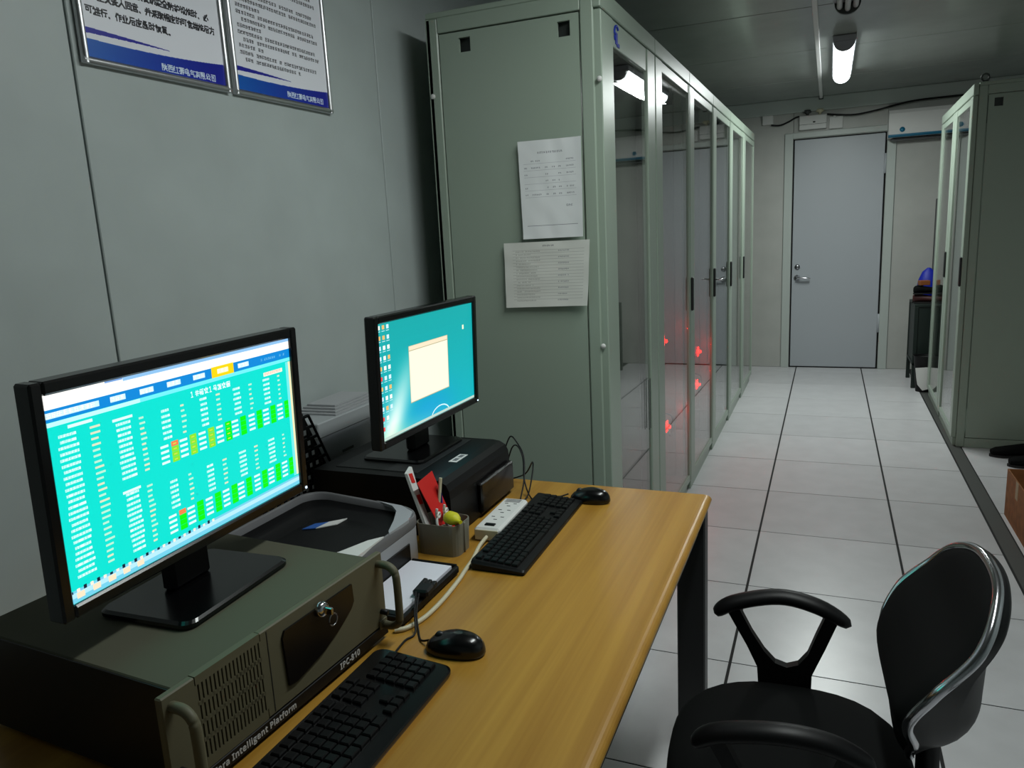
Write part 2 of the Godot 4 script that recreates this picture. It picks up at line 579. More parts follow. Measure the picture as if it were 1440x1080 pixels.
# front at local x = 0 facing +x, 0.8 wide along z
func cabinet(label: String, at: Vector3, turn: float, idx: int, H: float, group: String) -> void:
	var t := thing("equipment_cabinet", label, "cabinet", at, turn, group)
	var right := idx >= 10
	var D := 0.64
	var W := 0.398
	var front_m: Material = M.paint
	var side_m: Material = M.paint
	# carcass: back, top, bottom, corner posts
	var st := tool()
	box(st, Vector3(-D, 0.0, -W), Vector3(-D + 0.015, H - 0.02, W), 0.0)
	box(st, Vector3(-D + 0.015, 0.07, -W + 0.02), Vector3(-0.03, 0.09, W - 0.02), 0.0)
	for s in [-1, 1]:
		for x in [-D, -0.075]:
			box(st, Vector3(x, 0.0, minf(s * W, s * (W - 0.03))), Vector3(x + 0.045, H - 0.02, maxf(s * W, s * (W - 0.03))), 0.004)
		box(st, Vector3(-D + 0.045, H - 0.07, minf(s * W, s * (W - 0.03))), Vector3(-0.075, H - 0.02, maxf(s * W, s * (W - 0.03))), 0.002)
		box(st, Vector3(-D + 0.045, 0.0, minf(s * W, s * (W - 0.03))), Vector3(-0.075, 0.06, maxf(s * W, s * (W - 0.03))), 0.002)
	part("carcass", st, side_m, t)
	# side panels, with two finger recesses near the top
	for s in [-1, 1]:
		var z0: float = s * (W - 0.003)
		var z1: float = s * (W - 0.016)
		var p := tool()
		var xa := -D + 0.049
		var xb := -0.079
		var y0 := 0.064
		var y1 := H - 0.075
		var holes := [[-0.515, -0.471], [-0.153, -0.109]]
		var ha := H - 0.143
		var hb := H - 0.062 - 0.002
		hb = minf(hb, y1 - 0.02)
		box(p, Vector3(xa, y0, minf(z0, z1)), Vector3(xb, ha, maxf(z0, z1)), 0.0)
		box(p, Vector3(xa, hb, minf(z0, z1)), Vector3(xb, y1, maxf(z0, z1)), 0.0)
		var cut := [xa, holes[0][0], holes[0][1], holes[1][0], holes[1][1], xb]
		for k in 3:
			box(p, Vector3(cut[k * 2], ha, minf(z0, z1)), Vector3(cut[k * 2 + 1], hb, maxf(z0, z1)), 0.0)
		var sp := part("side_panel", p, side_m, t)
		var cup := tool()
		box(cup, Vector3(xa, ha - 0.02, minf(s * (W - 0.03), s * (W - 0.033))), Vector3(xb, hb + 0.02, maxf(s * (W - 0.03), s * (W - 0.033))), 0.0)
		part("recess", cup, M.plinth, sp)
		for q in [[-0.627, 1.973], [-0.012, 1.961], [-0.023, 1.077]]:
			if idx != 0 or s < 0:
				continue
			var sc := tool()
			lathe(sc, Vector3(q[0], q[1], W), [Vector2(0.009, 0), Vector2(0.009, 0.004), Vector2(0.004, 0.007), Vector2(0, 0.007)], 10, Vector3(0, 0, 1))
			part("screw", sc, M.white, t)
	# plinth, fascia and top
	box_part("plinth", Vector3(-0.06, 0.0, -W + 0.031), Vector3(-0.012, 0.055, W - 0.031), front_m, t, 0.002)
	var fascia := box_part("fascia", Vector3(-0.028, H - 0.068, -W + 0.001), Vector3(0.0, H - 0.006, W - 0.001), front_m, t, 0.003)
	if not right:
		fascia.rotation.y = -0.0125
	box_part("top", Vector3(-D, H - 0.02, -W), Vector3(-0.03, H, W), side_m, t, 0.003)
	# door: near stile is the broad one
	var near := -1.0 if right else 1.0
	var s_near := 0.15 if idx == 0 else 0.13
	var s_far := 0.14 if idx == 0 else 0.024
	if right:
		s_near = 0.10
		s_far = 0.10
	var a := near * (W - 0.007)
	var b := near * (W - s_near)
	var c := -near * (W - s_far)
	var e := -near * (W - 0.007)
	var dy0 := 0.06
	var dy1 := H - 0.073
	var gy0 := 0.10
	var gy1 := H - (0.16 if idx == 0 else 0.115)
	var df := tool()
	box(df, Vector3(-0.028, dy0, minf(a, b)), Vector3(0, dy1, maxf(a, b)), 0.003)
	box(df, Vector3(-0.028, dy0, minf(c, e)), Vector3(0, dy1, maxf(c, e)), 0.003)
	box(df, Vector3(-0.028, dy0, minf(b, c)), Vector3(-0.002, gy0, maxf(b, c)), 0.002)
	box(df, Vector3(-0.028, gy1, minf(b, c)), Vector3(-0.004, dy1, maxf(b, c)), 0.002)
	var door := part("door", df, front_m, t)
	if not right:
		door.rotation.y = -0.0125  # hung slightly askew, as the mirror images in the panes show
	box_part("glass_pane", Vector3(-0.014, gy0, minf(b, c)), Vector3(-0.008, gy1, maxf(b, c)), M.glass, door, 0.0)
	if idx >= 2:
		var hz := near * (W - 0.028)
		var hs := tool()
		box(hs, Vector3(0.0, 1.02, hz - 0.016), Vector3(0.012, 1.20, hz + 0.016), 0.004)
		part("handle", hs, M.dark_grey, door, "dark recessed door handle")
	if idx == 3:
		var lv := tool()
		tube(lv, smooth_path([Vector3(0.012, 1.13, near * (W - 0.03)), Vector3(0.05, 1.13, near * (W - 0.03)), Vector3(0.055, 1.13, near * (W - 0.12))], 4), 0.006, 8)
		part("lever", lv, M.chrome, door)
	if idx == 0:
		for k in 2:
			var slot := tool()
			box(slot, Vector3(0.0, 0.62 + 0.0, c + 0.03 + k * 0.03), Vector3(0.002, 0.84, c + 0.036 + k * 0.03), 0.0)
			part("slot", slot, M.plinth, door)
		# blue emblem: a curl and an upright bar with a foot
		var lg := tool()
		var ly := H - 0.118
		tube(lg, smooth_path([Vector3(-0.002, ly + 0.022, 0.175), Vector3(-0.002, ly + 0.032, 0.19), Vector3(-0.002, ly + 0.026, 0.21), Vector3(-0.002, ly + 0.008, 0.222), Vector3(-0.002, ly - 0.016, 0.214)], 5), 0.004, 6)
		box(lg, Vector3(-0.005, ly - 0.028, 0.182), Vector3(-0.001, ly + 0.01, 0.206), 0.0)
		box(lg, Vector3(-0.005, ly - 0.034, 0.158), Vector3(-0.001, ly - 0.022, 0.19), 0.0)
		part("emblem", lg, M.blue, door, "small blue emblem above the glass")
	# equipment behind the glass
	var mods := [[0.12, 0.42], [0.62, 0.35], [1.15, 0.30], [1.60, 0.35]]
	for q in mods:
		var md := tool()
		box(md, Vector3(-0.56, q[0], -0.30), Vector3(-0.30, q[0] + q[1], 0.30), 0.004)
		part("equipment_unit", md, M.module, t)
	if idx == 1 or idx == 2:
		# two red displays on a bracket just behind the glass
		var spots := [[-0.08, 0.90, -0.10], [-0.08, 0.43, -0.17]] if idx == 1 else [[-0.055, 0.70, -0.20], [-0.055, 0.50, -0.16]]
		for sp2 in spots:
			var br := tool()
			box(br, Vector3(-0.30, sp2[1] - 0.03, sp2[2] - 0.03), Vector3(sp2[0] - 0.006, sp2[1] + 0.03, sp2[2] + 0.03), 0.003)
			var unit := part("indicator_unit", br, M.inside, t)
			var ld := tool()
			box(ld, Vector3(sp2[0] - 0.006, sp2[1] - 0.03, sp2[2] - 0.02), Vector3(sp2[0], sp2[1] + 0.03, sp2[2] + 0.02), 0.002)
			part("red_led", ld, M.red_led, unit, "glowing red indicator")
			var om := OmniLight3D.new()
			om.name = "led_light"
			om.light_color = Color(1.0, 0.1, 0.05)
			om.light_energy = 0.02
			om.light_size = 0.012
			om.omni_range = 6.0
			om.shadow_enabled = true
			om.position = Vector3(sp2[0] + 0.02, sp2[1], sp2[2])
			t.add_child(om)
		var cb := tool()
		var lo: Array = spots[1]
		tube(cb, smooth_path([Vector3(lo[0], lo[1] - 0.025, lo[2]), Vector3(lo[0] + 0.01, lo[1] - 0.06, lo[2] - 0.03), Vector3(lo[0] + 0.01, lo[1] - 0.02, lo[2] - 0.07), Vector3(lo[0], lo[1] + 0.04, lo[2] - 0.09), Vector3(lo[0] - 0.1, lo[1] + 0.05, lo[2] - 0.11)], 6), 0.004, 6)
		part("wire", cb, M.black, t)
	if idx == 10:
		var ey := tool()
		var pts := PackedVector3Array()
		for k in 17:
			var an := TAU * k / 16.0
			pts.append(Vector3(-0.06 + cos(an) * 0.02, H + 0.028 + sin(an) * 0.02, -W + 0.04))
		tube(ey, pts, 0.006, 8)
		box(ey, Vector3(-0.075, H, -W + 0.03), Vector3(-0.045, H + 0.008, -W + 0.05), 0.0)
		part("lifting_eye", ey, M.plinth, t)


# ------------------------------------------------------------------ desk
func build_desk() -> void:
	var t := thing("desk", "long wooden desk carrying monitors and keyboards", "desk", Vector3(-0.6, 0, 7.23))
	# top with a rounded front lip; runs along z
	var prof := PackedVector2Array()
	prof.append(Vector2(-0.575, -0.028))
	prof.append(Vector2(-0.575, 0.0))
	for k in 7:
		var a := PI / 2 - PI / 2 * k / 6.0
		prof.append(Vector2(0.575 + cos(a) * 0.02, -0.014 + sin(a) * 0.014))
	prof.append(Vector2(0.592, -0.024))
	prof.append(Vector2(0.582, -0.03))
	var st := tool()
	slab(st, prof, Vector3(0, DESK, -0.81), Vector3.RIGHT, Vector3.UP, Vector3(0, 0, 1), 1.63)
	part("desktop", st, M.wood, t)
	for x in [[0.512, 0.588], [-0.56, -0.484]]:
		for z in [[-0.79, -0.735], [0.735, 0.79]]:
			box_part("leg", Vector3(x[0], 0, z[0]), Vector3(x[1], DESK - 0.031, z[1]), M.dark_grey, t, 0.004)
	for z in [[-0.785, -0.745], [0.745, 0.785]]:
		box_part("frame_rail", Vector3(-0.484, DESK - 0.09, z[0]), Vector3(0.512, DESK - 0.031, z[1]), M.dark_grey, t, 0.003)
	for x in [[0.53, 0.57], [-0.54, -0.5]]:
		box_part("frame_rail", Vector3(x[0], DESK - 0.09, -0.735), Vector3(x[1], DESK - 0.031, 0.735), M.dark_grey, t, 0.003)


# ------------------------------------------------------------------ chair
func build_chair() -> void:
	# local: facing -x... forward is +x here, turned afterwards
	var t := thing("office_chair", "black office chair with chrome edged backrest and loop armrests", "chair", Vector3(0.222, 0, 6.962), PI + 0.055)
	# seat: a padded, rounded square
	var st := tool()
	var rings := []
	for q in [[0.90, 0.352], [0.97, 0.362], [1.0, 0.38], [0.99, 0.40], [0.93, 0.415], [0.75, 0.424], [0.45, 0.420], [0.1, 0.416]]:
		var ring := PackedVector3Array()
		for k in 40:
			var a := TAU * k / 40.0
			var c := cos(a)
			var s := sin(a)
			var r := pow(pow(absf(c), 2.8) + pow(absf(s), 2.8), -1.0 / 2.8)
			var droop := 0.0
			if c > 0.3:
				droop = -0.02 * (c - 0.3) * q[0]
			ring.append(Vector3(c * r * 0.24 * q[0], q[1] + droop, s * r * 0.24 * q[0]))
		rings.append(ring)
	loft(st, rings)
	part("seat", st, M.black_soft, t)
	# backrest: padded front, hard shell behind, chrome rim between
	var NU := 16
	var NV := 40
	var front := []
	var rear := []
	for j in NV + 1:
		var v := float(j) / NV
		v = 1.0 - pow(1.0 - v, 1.6)
		var rf := PackedVector3Array()
		var rb := PackedVector3Array()
		for i in NU + 1:
			var u := 2.0 * i / NU - 1.0
			rf.append(back_point(u, v, 0.028 * sqrt(maxf(0.0, 1.0 - u * u)) * sqrt(maxf(0.0, 1.0 - pow(2 * v - 1, 4))) + 0.006))
			rb.append(back_point(u, v, -(0.035 + 0.085 * exp(-pow((v - 0.36) / 0.30, 2.0))) * pow(maxf(0.0, 1.0 - u * u), 0.4) * sqrt(maxf(0.0, 1.0 - pow(2 * v - 1, 4))) - 0.006))
		front.append(rf)
		rear.append(rb)
	for side in 2:
		var g: Array = front if side == 0 else rear
		var s2 := tool()
		s2.set_smooth_group(0)
		for j in NV:
			for i in NU:
				var a: Vector3 = g[j][i]
				var b: Vector3 = g[j][i + 1]
				var c: Vector3 = g[j + 1][i + 1]
				var d: Vector3 = g[j + 1][i]
				if side == 0:
					tri(s2, a, b, c)
					tri(s2, a, c, d)
				else:
					tri(s2, a, c, b)
					tri(s2, a, d, c)
		part("back_cushion" if side == 0 else "back_shell", s2, M.black_soft if side == 0 else M.black, t)
	var rim := []
	for j in NV + 1:
		rim.append(back_point(-1.0, 1.0 - pow(1.0 - float(j) / NV, 1.6), 0.0))
	for j in NV + 1:
		rim.append(back_point(1.0, 1.0 - pow(float(j) / NV, 1.6), 0.0))
	var rs := tool()
	tube(rs, smooth_path(rim, 2), 0.0095, 10)
	part("chrome_rim", rs, M.chrome, t, "chrome rim of the backrest")
	# armrests: a bowed pad on a V-shaped web
	for s in [-1, 1]:
		var z: float = s * 0.246
		var pad := tool()
		var mid := smooth_path([Vector3(0.165, 0.566, z * 0.98), Vector3(0.12, 0.597, z), Vector3(0.02, 0.620, z * 1.03), Vector3(-0.065, 0.609, z), Vector3(-0.135, 0.574, z * 0.97)], 6)
		var pr := []
		for k in mid.size():
			var f := float(k) / (mid.size() - 1)
			var fat := pow(maxf(0.0, 1.0 - pow(absf(2.0 * f - 1.0), 6.0)), 0.5)
			var d := (mid[mini(k + 1, mid.size() - 1)] - mid[maxi(k - 1, 0)]).normalized()
			var a := d.cross(Vector3.UP).normalized()
			var b := a.cross(d).normalized()
			var ring := PackedVector3Array()
			for q in 12:
				var an := TAU * q / 12.0
				ring.append(mid[k] + a * cos(an) * 0.024 * maxf(fat, 0.05) + b * sin(an) * 0.017 * maxf(fat, 0.05))
			pr.append(ring)
		loft(pad, pr)
		var arm := part("armrest", pad, M.black, t)
		var lp := tool()
		var web := PackedVector2Array([Vector2(0.138, 0.585), Vector2(0.09, 0.497), Vector2(0.066, 0.445), Vector2(0.058, 0.32), Vector2(-0.052, 0.32), Vector2(-0.055, 0.44), Vector2(-0.082, 0.51), Vector2(-0.110, 0.588), Vector2(-0.084, 0.600), Vector2(-0.062, 0.54), Vector2(-0.045, 0.49), Vector2(-0.025, 0.462), Vector2(0.0, 0.452), Vector2(0.026, 0.460), Vector2(0.05, 0.486), Vector2(0.078, 0.53), Vector2(0.112, 0.597)])
		slab(lp, web, Vector3(0, 0, z - 0.011), Vector3.RIGHT, Vector3.UP, Vector3(0, 0, 1), 0.022)
		box(lp, Vector3(-0.03, 0.32, minf(z * 0.97, z * 0.3)), Vector3(0.03, 0.338, maxf(z * 0.97, z * 0.3)), 0.003)
		part("arm_support", lp, M.black, arm)
	# bracket of the back, column, star base with castors
	var br := tool()
	tube(br, smooth_path([Vector3(-0.05, 0.335, 0), Vector3(-0.2, 0.335, 0), Vector3(-0.25, 0.38, 0), Vector3(-0.255, 0.45, 0), Vector3(-0.25, 0.52, 0)], 6), 0.022, 8)
	part("back_bracket", br, M.black, t)
	var col := tool()
	lathe(col, Vector3.ZERO, [Vector2(0.0, 0.09), Vector2(0.035, 0.09), Vector2(0.035, 0.22), Vector2(0.024, 0.22), Vector2(0.024, 0.31), Vector2(0.11, 0.32), Vector2(0.11, 0.351), Vector2(0, 0.351)], 20)
	part("gas_column", col, M.black, t)
	for k in 5:
		var an := TAU * k / 5.0 + 0.3
		var dv := Vector3(cos(an), 0, sin(an))
		var lg := tool()
		tube(lg, PackedVector3Array([dv * 0.02 + Vector3(0, 0.105, 0), dv * 0.15 + Vector3(0, 0.095, 0), dv * 0.28 + Vector3(0, 0.07, 0)]), 0.02, 8)
		var star := part("base_arm", lg, M.black, t)
		var wh := tool()
		lathe(wh, dv * 0.275 + Vector3(0, 0.026, 0) - dv.cross(Vector3.UP) * 0.02, [Vector2(0, 0), Vector2(0.022, 0), Vector2(0.026, 0.006), Vector2(0.026, 0.034), Vector2(0.022, 0.04), Vector2(0, 0.04)], 14, dv.cross(Vector3.UP))
		part("castor", wh, M.black_gloss, star)


func back_point(u: float, v: float, push: float) -> Vector3:
	# v from the narrow foot of the backrest to its broad rounded top, which leans far back
	var y := 0.465 + 0.390 * v
	var lean := -knots(v, [0.218, 0.218, 0.208, 0.246, 0.306, 0.326, 0.334])
	var w := knots(v, [0.035, 0.112, 0.172, 0.202, 0.196, 0.190, 0.186])
	if v > 0.6:
		w *= sqrt(maxf(0.0, 1.0 - pow((v - 0.6) / 0.4, 3.6))) * 0.97 + 0.03
	var wrap := 0.62 * w * w * u * u
	return Vector3(lean + wrap + push, y - 0.3 * push * v, u * w)


func knots(v: float, k: Array) -> float:
	var at := [0.0, 0.2, 0.4, 0.6, 0.8, 0.93, 1.0]
	for i in 6:
		if v <= at[i + 1] or i == 5:
			var t: float = (v - at[i]) / (at[i + 1] - at[i])
			var k0: float = k[maxi(i - 1, 0)]
			var k3: float = k[mini(i + 2, 6)]
			return cubic_interpolate_in_time(k[i], k[i + 1], k0, k3, t, at[i + 1] - at[i], at[maxi(i - 1, 0)] - at[i], at[mini(i + 2, 6)] - at[i])
	return k[6]


# ------------------------------------------------------------------ pictures: strokes of the written signs, on a grid of ten
func strokes() -> Dictionary:
	return {
		"可": "0191 717868 1343461613", "进": "1122 033337 3718 0928 2999 4393 4696 6167 8187", "行": "3113 3316 2529 5191 4494 747868",
		"作": "3115 2429 5142 4292 6269 6494 6696", "业": "3138 6168 1326 8375 0999", "后": "8121 212508 2494 4686894946", "应": "5051 1292 121609 3447 5356 8457 2989",
		"急": "3114 2161 6143 1474 147777 1575 0709 272989 5758 8789", "时": "0131380801 0434 4393 717868 5657", "恢": "2129 1214 3234 4393 5349 6466 8476 7558 7699",
		"复": "3112 2181 2373752523 2474 3617 3677 7728 4799", "须": "3113 3316 3629 4191 4484 4448 8488 5658 4939 8899", "经": "2103 0323 2306 0626 0929 5181 8143 5588 4686 6669 4999",
		"施": "2122 0343 2309 2444 4448 6152 5292 5595 5557 5798 7377", "工": "1191 5159 0999", "负": "3113 3171 7153 2373 2377 7377 5447 4719 6799",
		"责": "1181 2373 0595 5155 2676 2629 7679 5658 4819 6899", "人": "505409 5499", "同": "1911919989 3373 3575783835", "意": "5051 2181 0393 2474772724 2676 0809 272989 8789",
		"并": "3142 7161 1393 0595 333519 7379", "采": "8122 2243 5254 8273 0595 5559 5519 5599", "取": "0151 1118 4149 1343 1545 0848 5292 9258 5399",
		"相": "0343 2129 2306 2446 5199 5191 9199 5159 5494 5696 5999", "的": "2112 1242481812 1545 6152 6292 929888 7586", "靠": "3122 2272 5153 0393 2474762624 4749 6769 2848 6898 2949 6999",
		"措": "0343 2128 2818 0647 5154 8184 4393 4494 5696995956 5797", "方": "5051 0292 424619 4585 858979", "拆": "0343 2128 2818 0647 8152 525639 5595 7579 7788",
		"除": "0109 0131 3114 3426 6143 6193 4585 6569 5648 8697", "或": "0292 0444470704 0949 515699 8576 7182", "变": "5051 0292 3235 6265 1325 8375 2777 7729 3799",
		"动": "1141 0444 2418 1848 3647 5393 939888 7173 7349", "安": "5051 1292 1214 9294 0696 4346 4618 1899 7609", "全": "5004 5094 2575 2777 5559 0999",
		"防": "0109 0131 3114 3426 6162 4393 634639 6585 858979", "护": "0343 2128 2818 0647 6172 529296 525539 5696", "设": "1122 0424 2428 2837 5181 5154 5433 8184 8494 5686 8659 5799",
		"必": "1517 3337 373969 8119 5263 8597", "陕": "0109 0131 3114 3426 4393 6166 6639 6699 5465 8475 4696", "西": "0191 1393991913 4146 6166 4626 6686",
		"红": "2104 0423 2306 0626 0939 5292 7279 4999", "狮": "3102 1134 3438 3819 3506 4147 5149 6191 7179 6367 6393 939787", "电": "1282871712 1585 5059 5999 9997",
		"气": "3113 2292 2474 1676 767999 9997", "有": "0292 4119 3484 3439 8489 3676 3777", "限": "0109 0131 3114 3426 4181 4149 8185 4383 4585 4969 5599 8576",
		"公": "3115 6195 5418 1888 7699", "司": "1191 919989 1363 2565692925", "箱": "2112 1231 6152 5281 0444 2429 2407 2547 5484895954 5686 5888", "号": "2171742421 0696 3637 3777 777969",
		"逆": "1122 033337 3718 0928 2999 4153 8172 4494 5457 5787 8487 6368", "器": "1141441411 5191945451 0595 4526 5597 1747491917 5797995957", "1": "3122 4149 2969", "#": "3139 6169 1393 1696",
		"，": "1829", "。": "18293928", "。 ": "1829",
	}


func ink_line(im: Image, a: Vector2, b: Vector2, w: int, c: Color) -> void:
	var n := int(maxf(absf(b.x - a.x), absf(b.y - a.y)) * 1.5) + 1
	for i in n + 1:
		var p := a.lerp(b, float(i) / n)
		im.fill_rect(Rect2i(int(p.x - w / 2.0 + 0.5), int(p.y - w / 2.0 + 0.5), w, w), c)


func write(im: Image, words: String, x: float, y: float, cw: float, ch: float, pitch: float, w: int, c: Color) -> void:
	var table := strokes()
	for i in words.length():
		var k := words[i]
		if not table.has(k):
			continue
		for s in table[k].split(" "):
			var last := Vector2.ZERO
			for q in int(s.length() / 2.0):
				var p := Vector2(x + pitch * i + s[q * 2].to_int() / 9.0 * cw, y + s[q * 2 + 1].to_int() / 9.0 * ch)
				if q > 0:
					ink_line(im, last, p, w, c)
				last = p


# small print too fine to read: a row of dense marks
func fine_print(im: Image, x: int, y: int, w: int, h: int, c: Color, r: RandomNumberGenerator) -> void:
	var cx := x
	while cx + h <= x + w:
		if r.randf() > 0.06:
			for k in 3:
				im.fill_rect(Rect2i(cx + r.randi_range(0, 2), y + int(h * k / 3.0) + r.randi_range(0, 1), h - r.randi_range(2, 4), maxi(1, int(h / 7.0))), c)
			for k in 2:
				im.fill_rect(Rect2i(cx + r.randi_range(0, h - 3), y + r.randi_range(0, int(h / 3.0)), maxi(1, int(h / 7.0)), h - int(h / 3.0)), c)
		cx += h + 1


func image_mat(im: Image, rough := 0.5) -> StandardMaterial3D:
	im.generate_mipmaps()
	var m := mat(Color.WHITE, rough)
	m.albedo_texture = ImageTexture.create_from_image(im)
	return m


func screen_mat(im: Image, energy: float) -> StandardMaterial3D:
	var m := mat(Color(0.02, 0.02, 0.02), 0.35)
	m.emission_enabled = true
	m.emission = Color.BLACK
	m.emission_texture = ImageTexture.create_from_image(im)
	m.emission_energy_multiplier = energy
	return m


func rect(im: Image, u0: float, v0: float, u1: float, v1: float, c: Color) -> void:
	var w := im.get_width()
	var h := im.get_height()
	im.fill_rect(Rect2i(int(u0 * w), int(v0 * h), maxi(1, int((u1 - u0) * w)), maxi(1, int((v1 - v0) * h))), c)


func table_screen() -> Image:
	var r := RandomNumberGenerator.new()
	r.seed = 5
	var W := 1280
	var H := 720
	var im := Image.create(W, H, false, Image.FORMAT_RGB8)
	var teal := Color(0.0, 0.86, 0.80)
	var white := Color(0.86, 0.97, 0.95)
	im.fill(teal)
	rect(im, 0, 0, 1, 0.075, Color(1, 1, 0.98))
	rect(im, 0.25, 0.0, 1, 0.022, Color(0.55, 0.75, 0.92))
	rect(im, 0.19, 0.0, 0.25, 0.012, Color(0.45, 0.62, 0.85))
	rect(im, 0, 0.070, 1, 0.128, Color(0.02, 0.52, 0.83))
	rect(im, 0, 0.128, 1, 0.150, Color(0.45, 0.92, 0.97))
	rect(im, 0, 0.128, 0.30, 0.150, Color(0.75, 0.98, 0.98))
	rect(im, 0.593, 0.068, 0.697, 0.130, Color(1.0, 0.83, 0.02))
	for q in [[0.006, 0.166], [0.201, 0.253], [0.303, 0.354], [0.405, 0.46], [0.512, 0.564], [0.62, 0.672], [0.719, 0.774]]:
		rect(im, q[0], 0.084, q[1], 0.112, Color(0.80, 0.95, 1.0) if q[0] != 0.62 else Color(1, 0.97, 0.75))
		fine_print(im, int(q[0] * W), int(0.084 * H), int((q[1] - q[0]) * W), int(0.028 * H), Color(1, 1, 1), r)
	fine_print(im, int(0.837 * W), int(0.092 * H), int(0.085 * W), 12, Color(0.6, 0.85, 0.95), r)
	fine_print(im, int(0.942 * W), int(0.092 * H), int(0.03 * W), 12, Color(0.6, 0.85, 0.95), r)
	write(im, "1#箱变1号逆变器", 0.492 * W, 0.168 * H, 22, 24, 26, 3, Color(0.95, 1, 1))
	rect(im, 0.846, 0.182, 0.953, 0.208, Color(0.98, 0.93, 0.86))
	fine_print(im, int(0.852 * W), int(0.186 * H), int(0.095 * W), 12, Color(0.95, 0.6, 0.5), r)
	# columns of labels and readings
	var cols := [[0.028, 0.09, 0.196, 0.905, 25], [0.205, 0.262, 0.222, 0.525, 11], [0.207, 0.262, 0.585, 0.912, 12], [0.368, 0.404, 0.222, 0.400, 6], [0.527, 0.562, 0.222, 0.400, 6], [0.681, 0.720, 0.222, 0.400, 6], [0.836, 0.877, 0.222, 0.400, 6], [0.370, 0.406, 0.615, 0.785, 6], [0.527, 0.562, 0.615, 0.785, 6], [0.681, 0.720, 0.615, 0.785, 6], [0.836, 0.877, 0.615, 0.785, 6]]
	var vals := [[0.126, 0.160], [0.288, 0.314], [0.287, 0.312], [0.447, 0.470], [0.602, 0.624], [0.762, 0.782], [0.92, 0.937], [0.449, 0.470], [0.602, 0.624], [0.762, 0.782], [0.92, 0.937]]
	for i in cols.size():
		var c: Array = cols[i]
		for k in c[4]:
			var y: float = lerpf(c[2], c[3], float(k) / c[4])
			var wide: float = (c[1] - c[0]) * r.randf_range(0.78, 1.0)
			var off: float = (c[1] - c[0] - wide) / 2
			rect(im, c[0] + off, y, c[0] + off + wide, y + 0.015, white)
			fine_print(im, int((c[0] + off) * W), int(y * H), int(wide * W), 11, Color(0.35, 0.90, 0.86), r)
			rect(im, vals[i][0], y + 0.001, vals[i][0] + (vals[i][1] - vals[i][0]) * r.randf_range(0.6, 1.0), y + 0.013, Color(0.72, 0.92, 0.82) if r.randf() > 0.3 else Color(0.85, 0.88, 0.75))
	rect(im, 0.063, 0.160, 0.138, 0.176, white)
	rect(im, 0.199, 0.196, 0.268, 0.210, white)
	rect(im, 0.203, 0.570, 0.267, 0.584, white)
	# state boxes, two rows of eight
	var bx := [0.395, 0.471, 0.551, 0.631, 0.705, 0.790, 0.867, 0.947]
	for row in 2:
		var y0 := 0.405 if row == 0 else 0.795
		for k in 8:
			for s in 4:
				var c2 := Color(0.0, 0.93, 0.05)
				if row == 0 and k < 3:
					c2 = Color(0.52, 0.88, 0.18)
				if k == 0 and s == 0:
					c2 = Color(0.96, 0.50, 0.28)
				rect(im, bx[k], y0 + s * 0.029, bx[k] + 0.029, y0 + s * 0.029 + 0.029, c2)
				if row == 0 and k < 4:
					rect(im, bx[k] + 0.007, y0 + s * 0.029 + 0.011, bx[k] + 0.021, y0 + s * 0.029 + 0.018, Color(0.8, 0.85, 0.3))
				rect(im, bx[k] - 0.042, y0 + s * 0.029 + 0.007, bx[k] - 0.010, y0 + s * 0.029 + 0.021, white)
	rect(im, 0.972, 0.155, 1, 0.93, Color(0.45, 0.90, 0.90))
	rect(im, 0.988, 0.155, 1, 0.93, Color(0.97, 0.90, 0.72))
	rect(im, 0.0, 0.155, 0.006, 0.93, Color(0.85, 1, 0.97))
	# task bar
	rect(im, 0, 0.938, 1, 1, Color(0.45, 0.80, 0.90))
	rect(im, 0, 0.950, 1, 0.975, Color(0.70, 0.90, 0.95))
	for k in 26:
		var q: float = k / 26.0 * 0.55
		rect(im, q, 0.930 + r.randf_range(0, 0.01), q + 0.010, 0.952, Color(0.05, 0.12, 0.2) if k % 2 == 0 else Color(1, 0.92, 0.85))
	for k in 5:
		rect(im, 0.02 + k * 0.05, 0.955, 0.045 + k * 0.05, 0.985, Color(0.98, 0.88, 0.75))
	return im


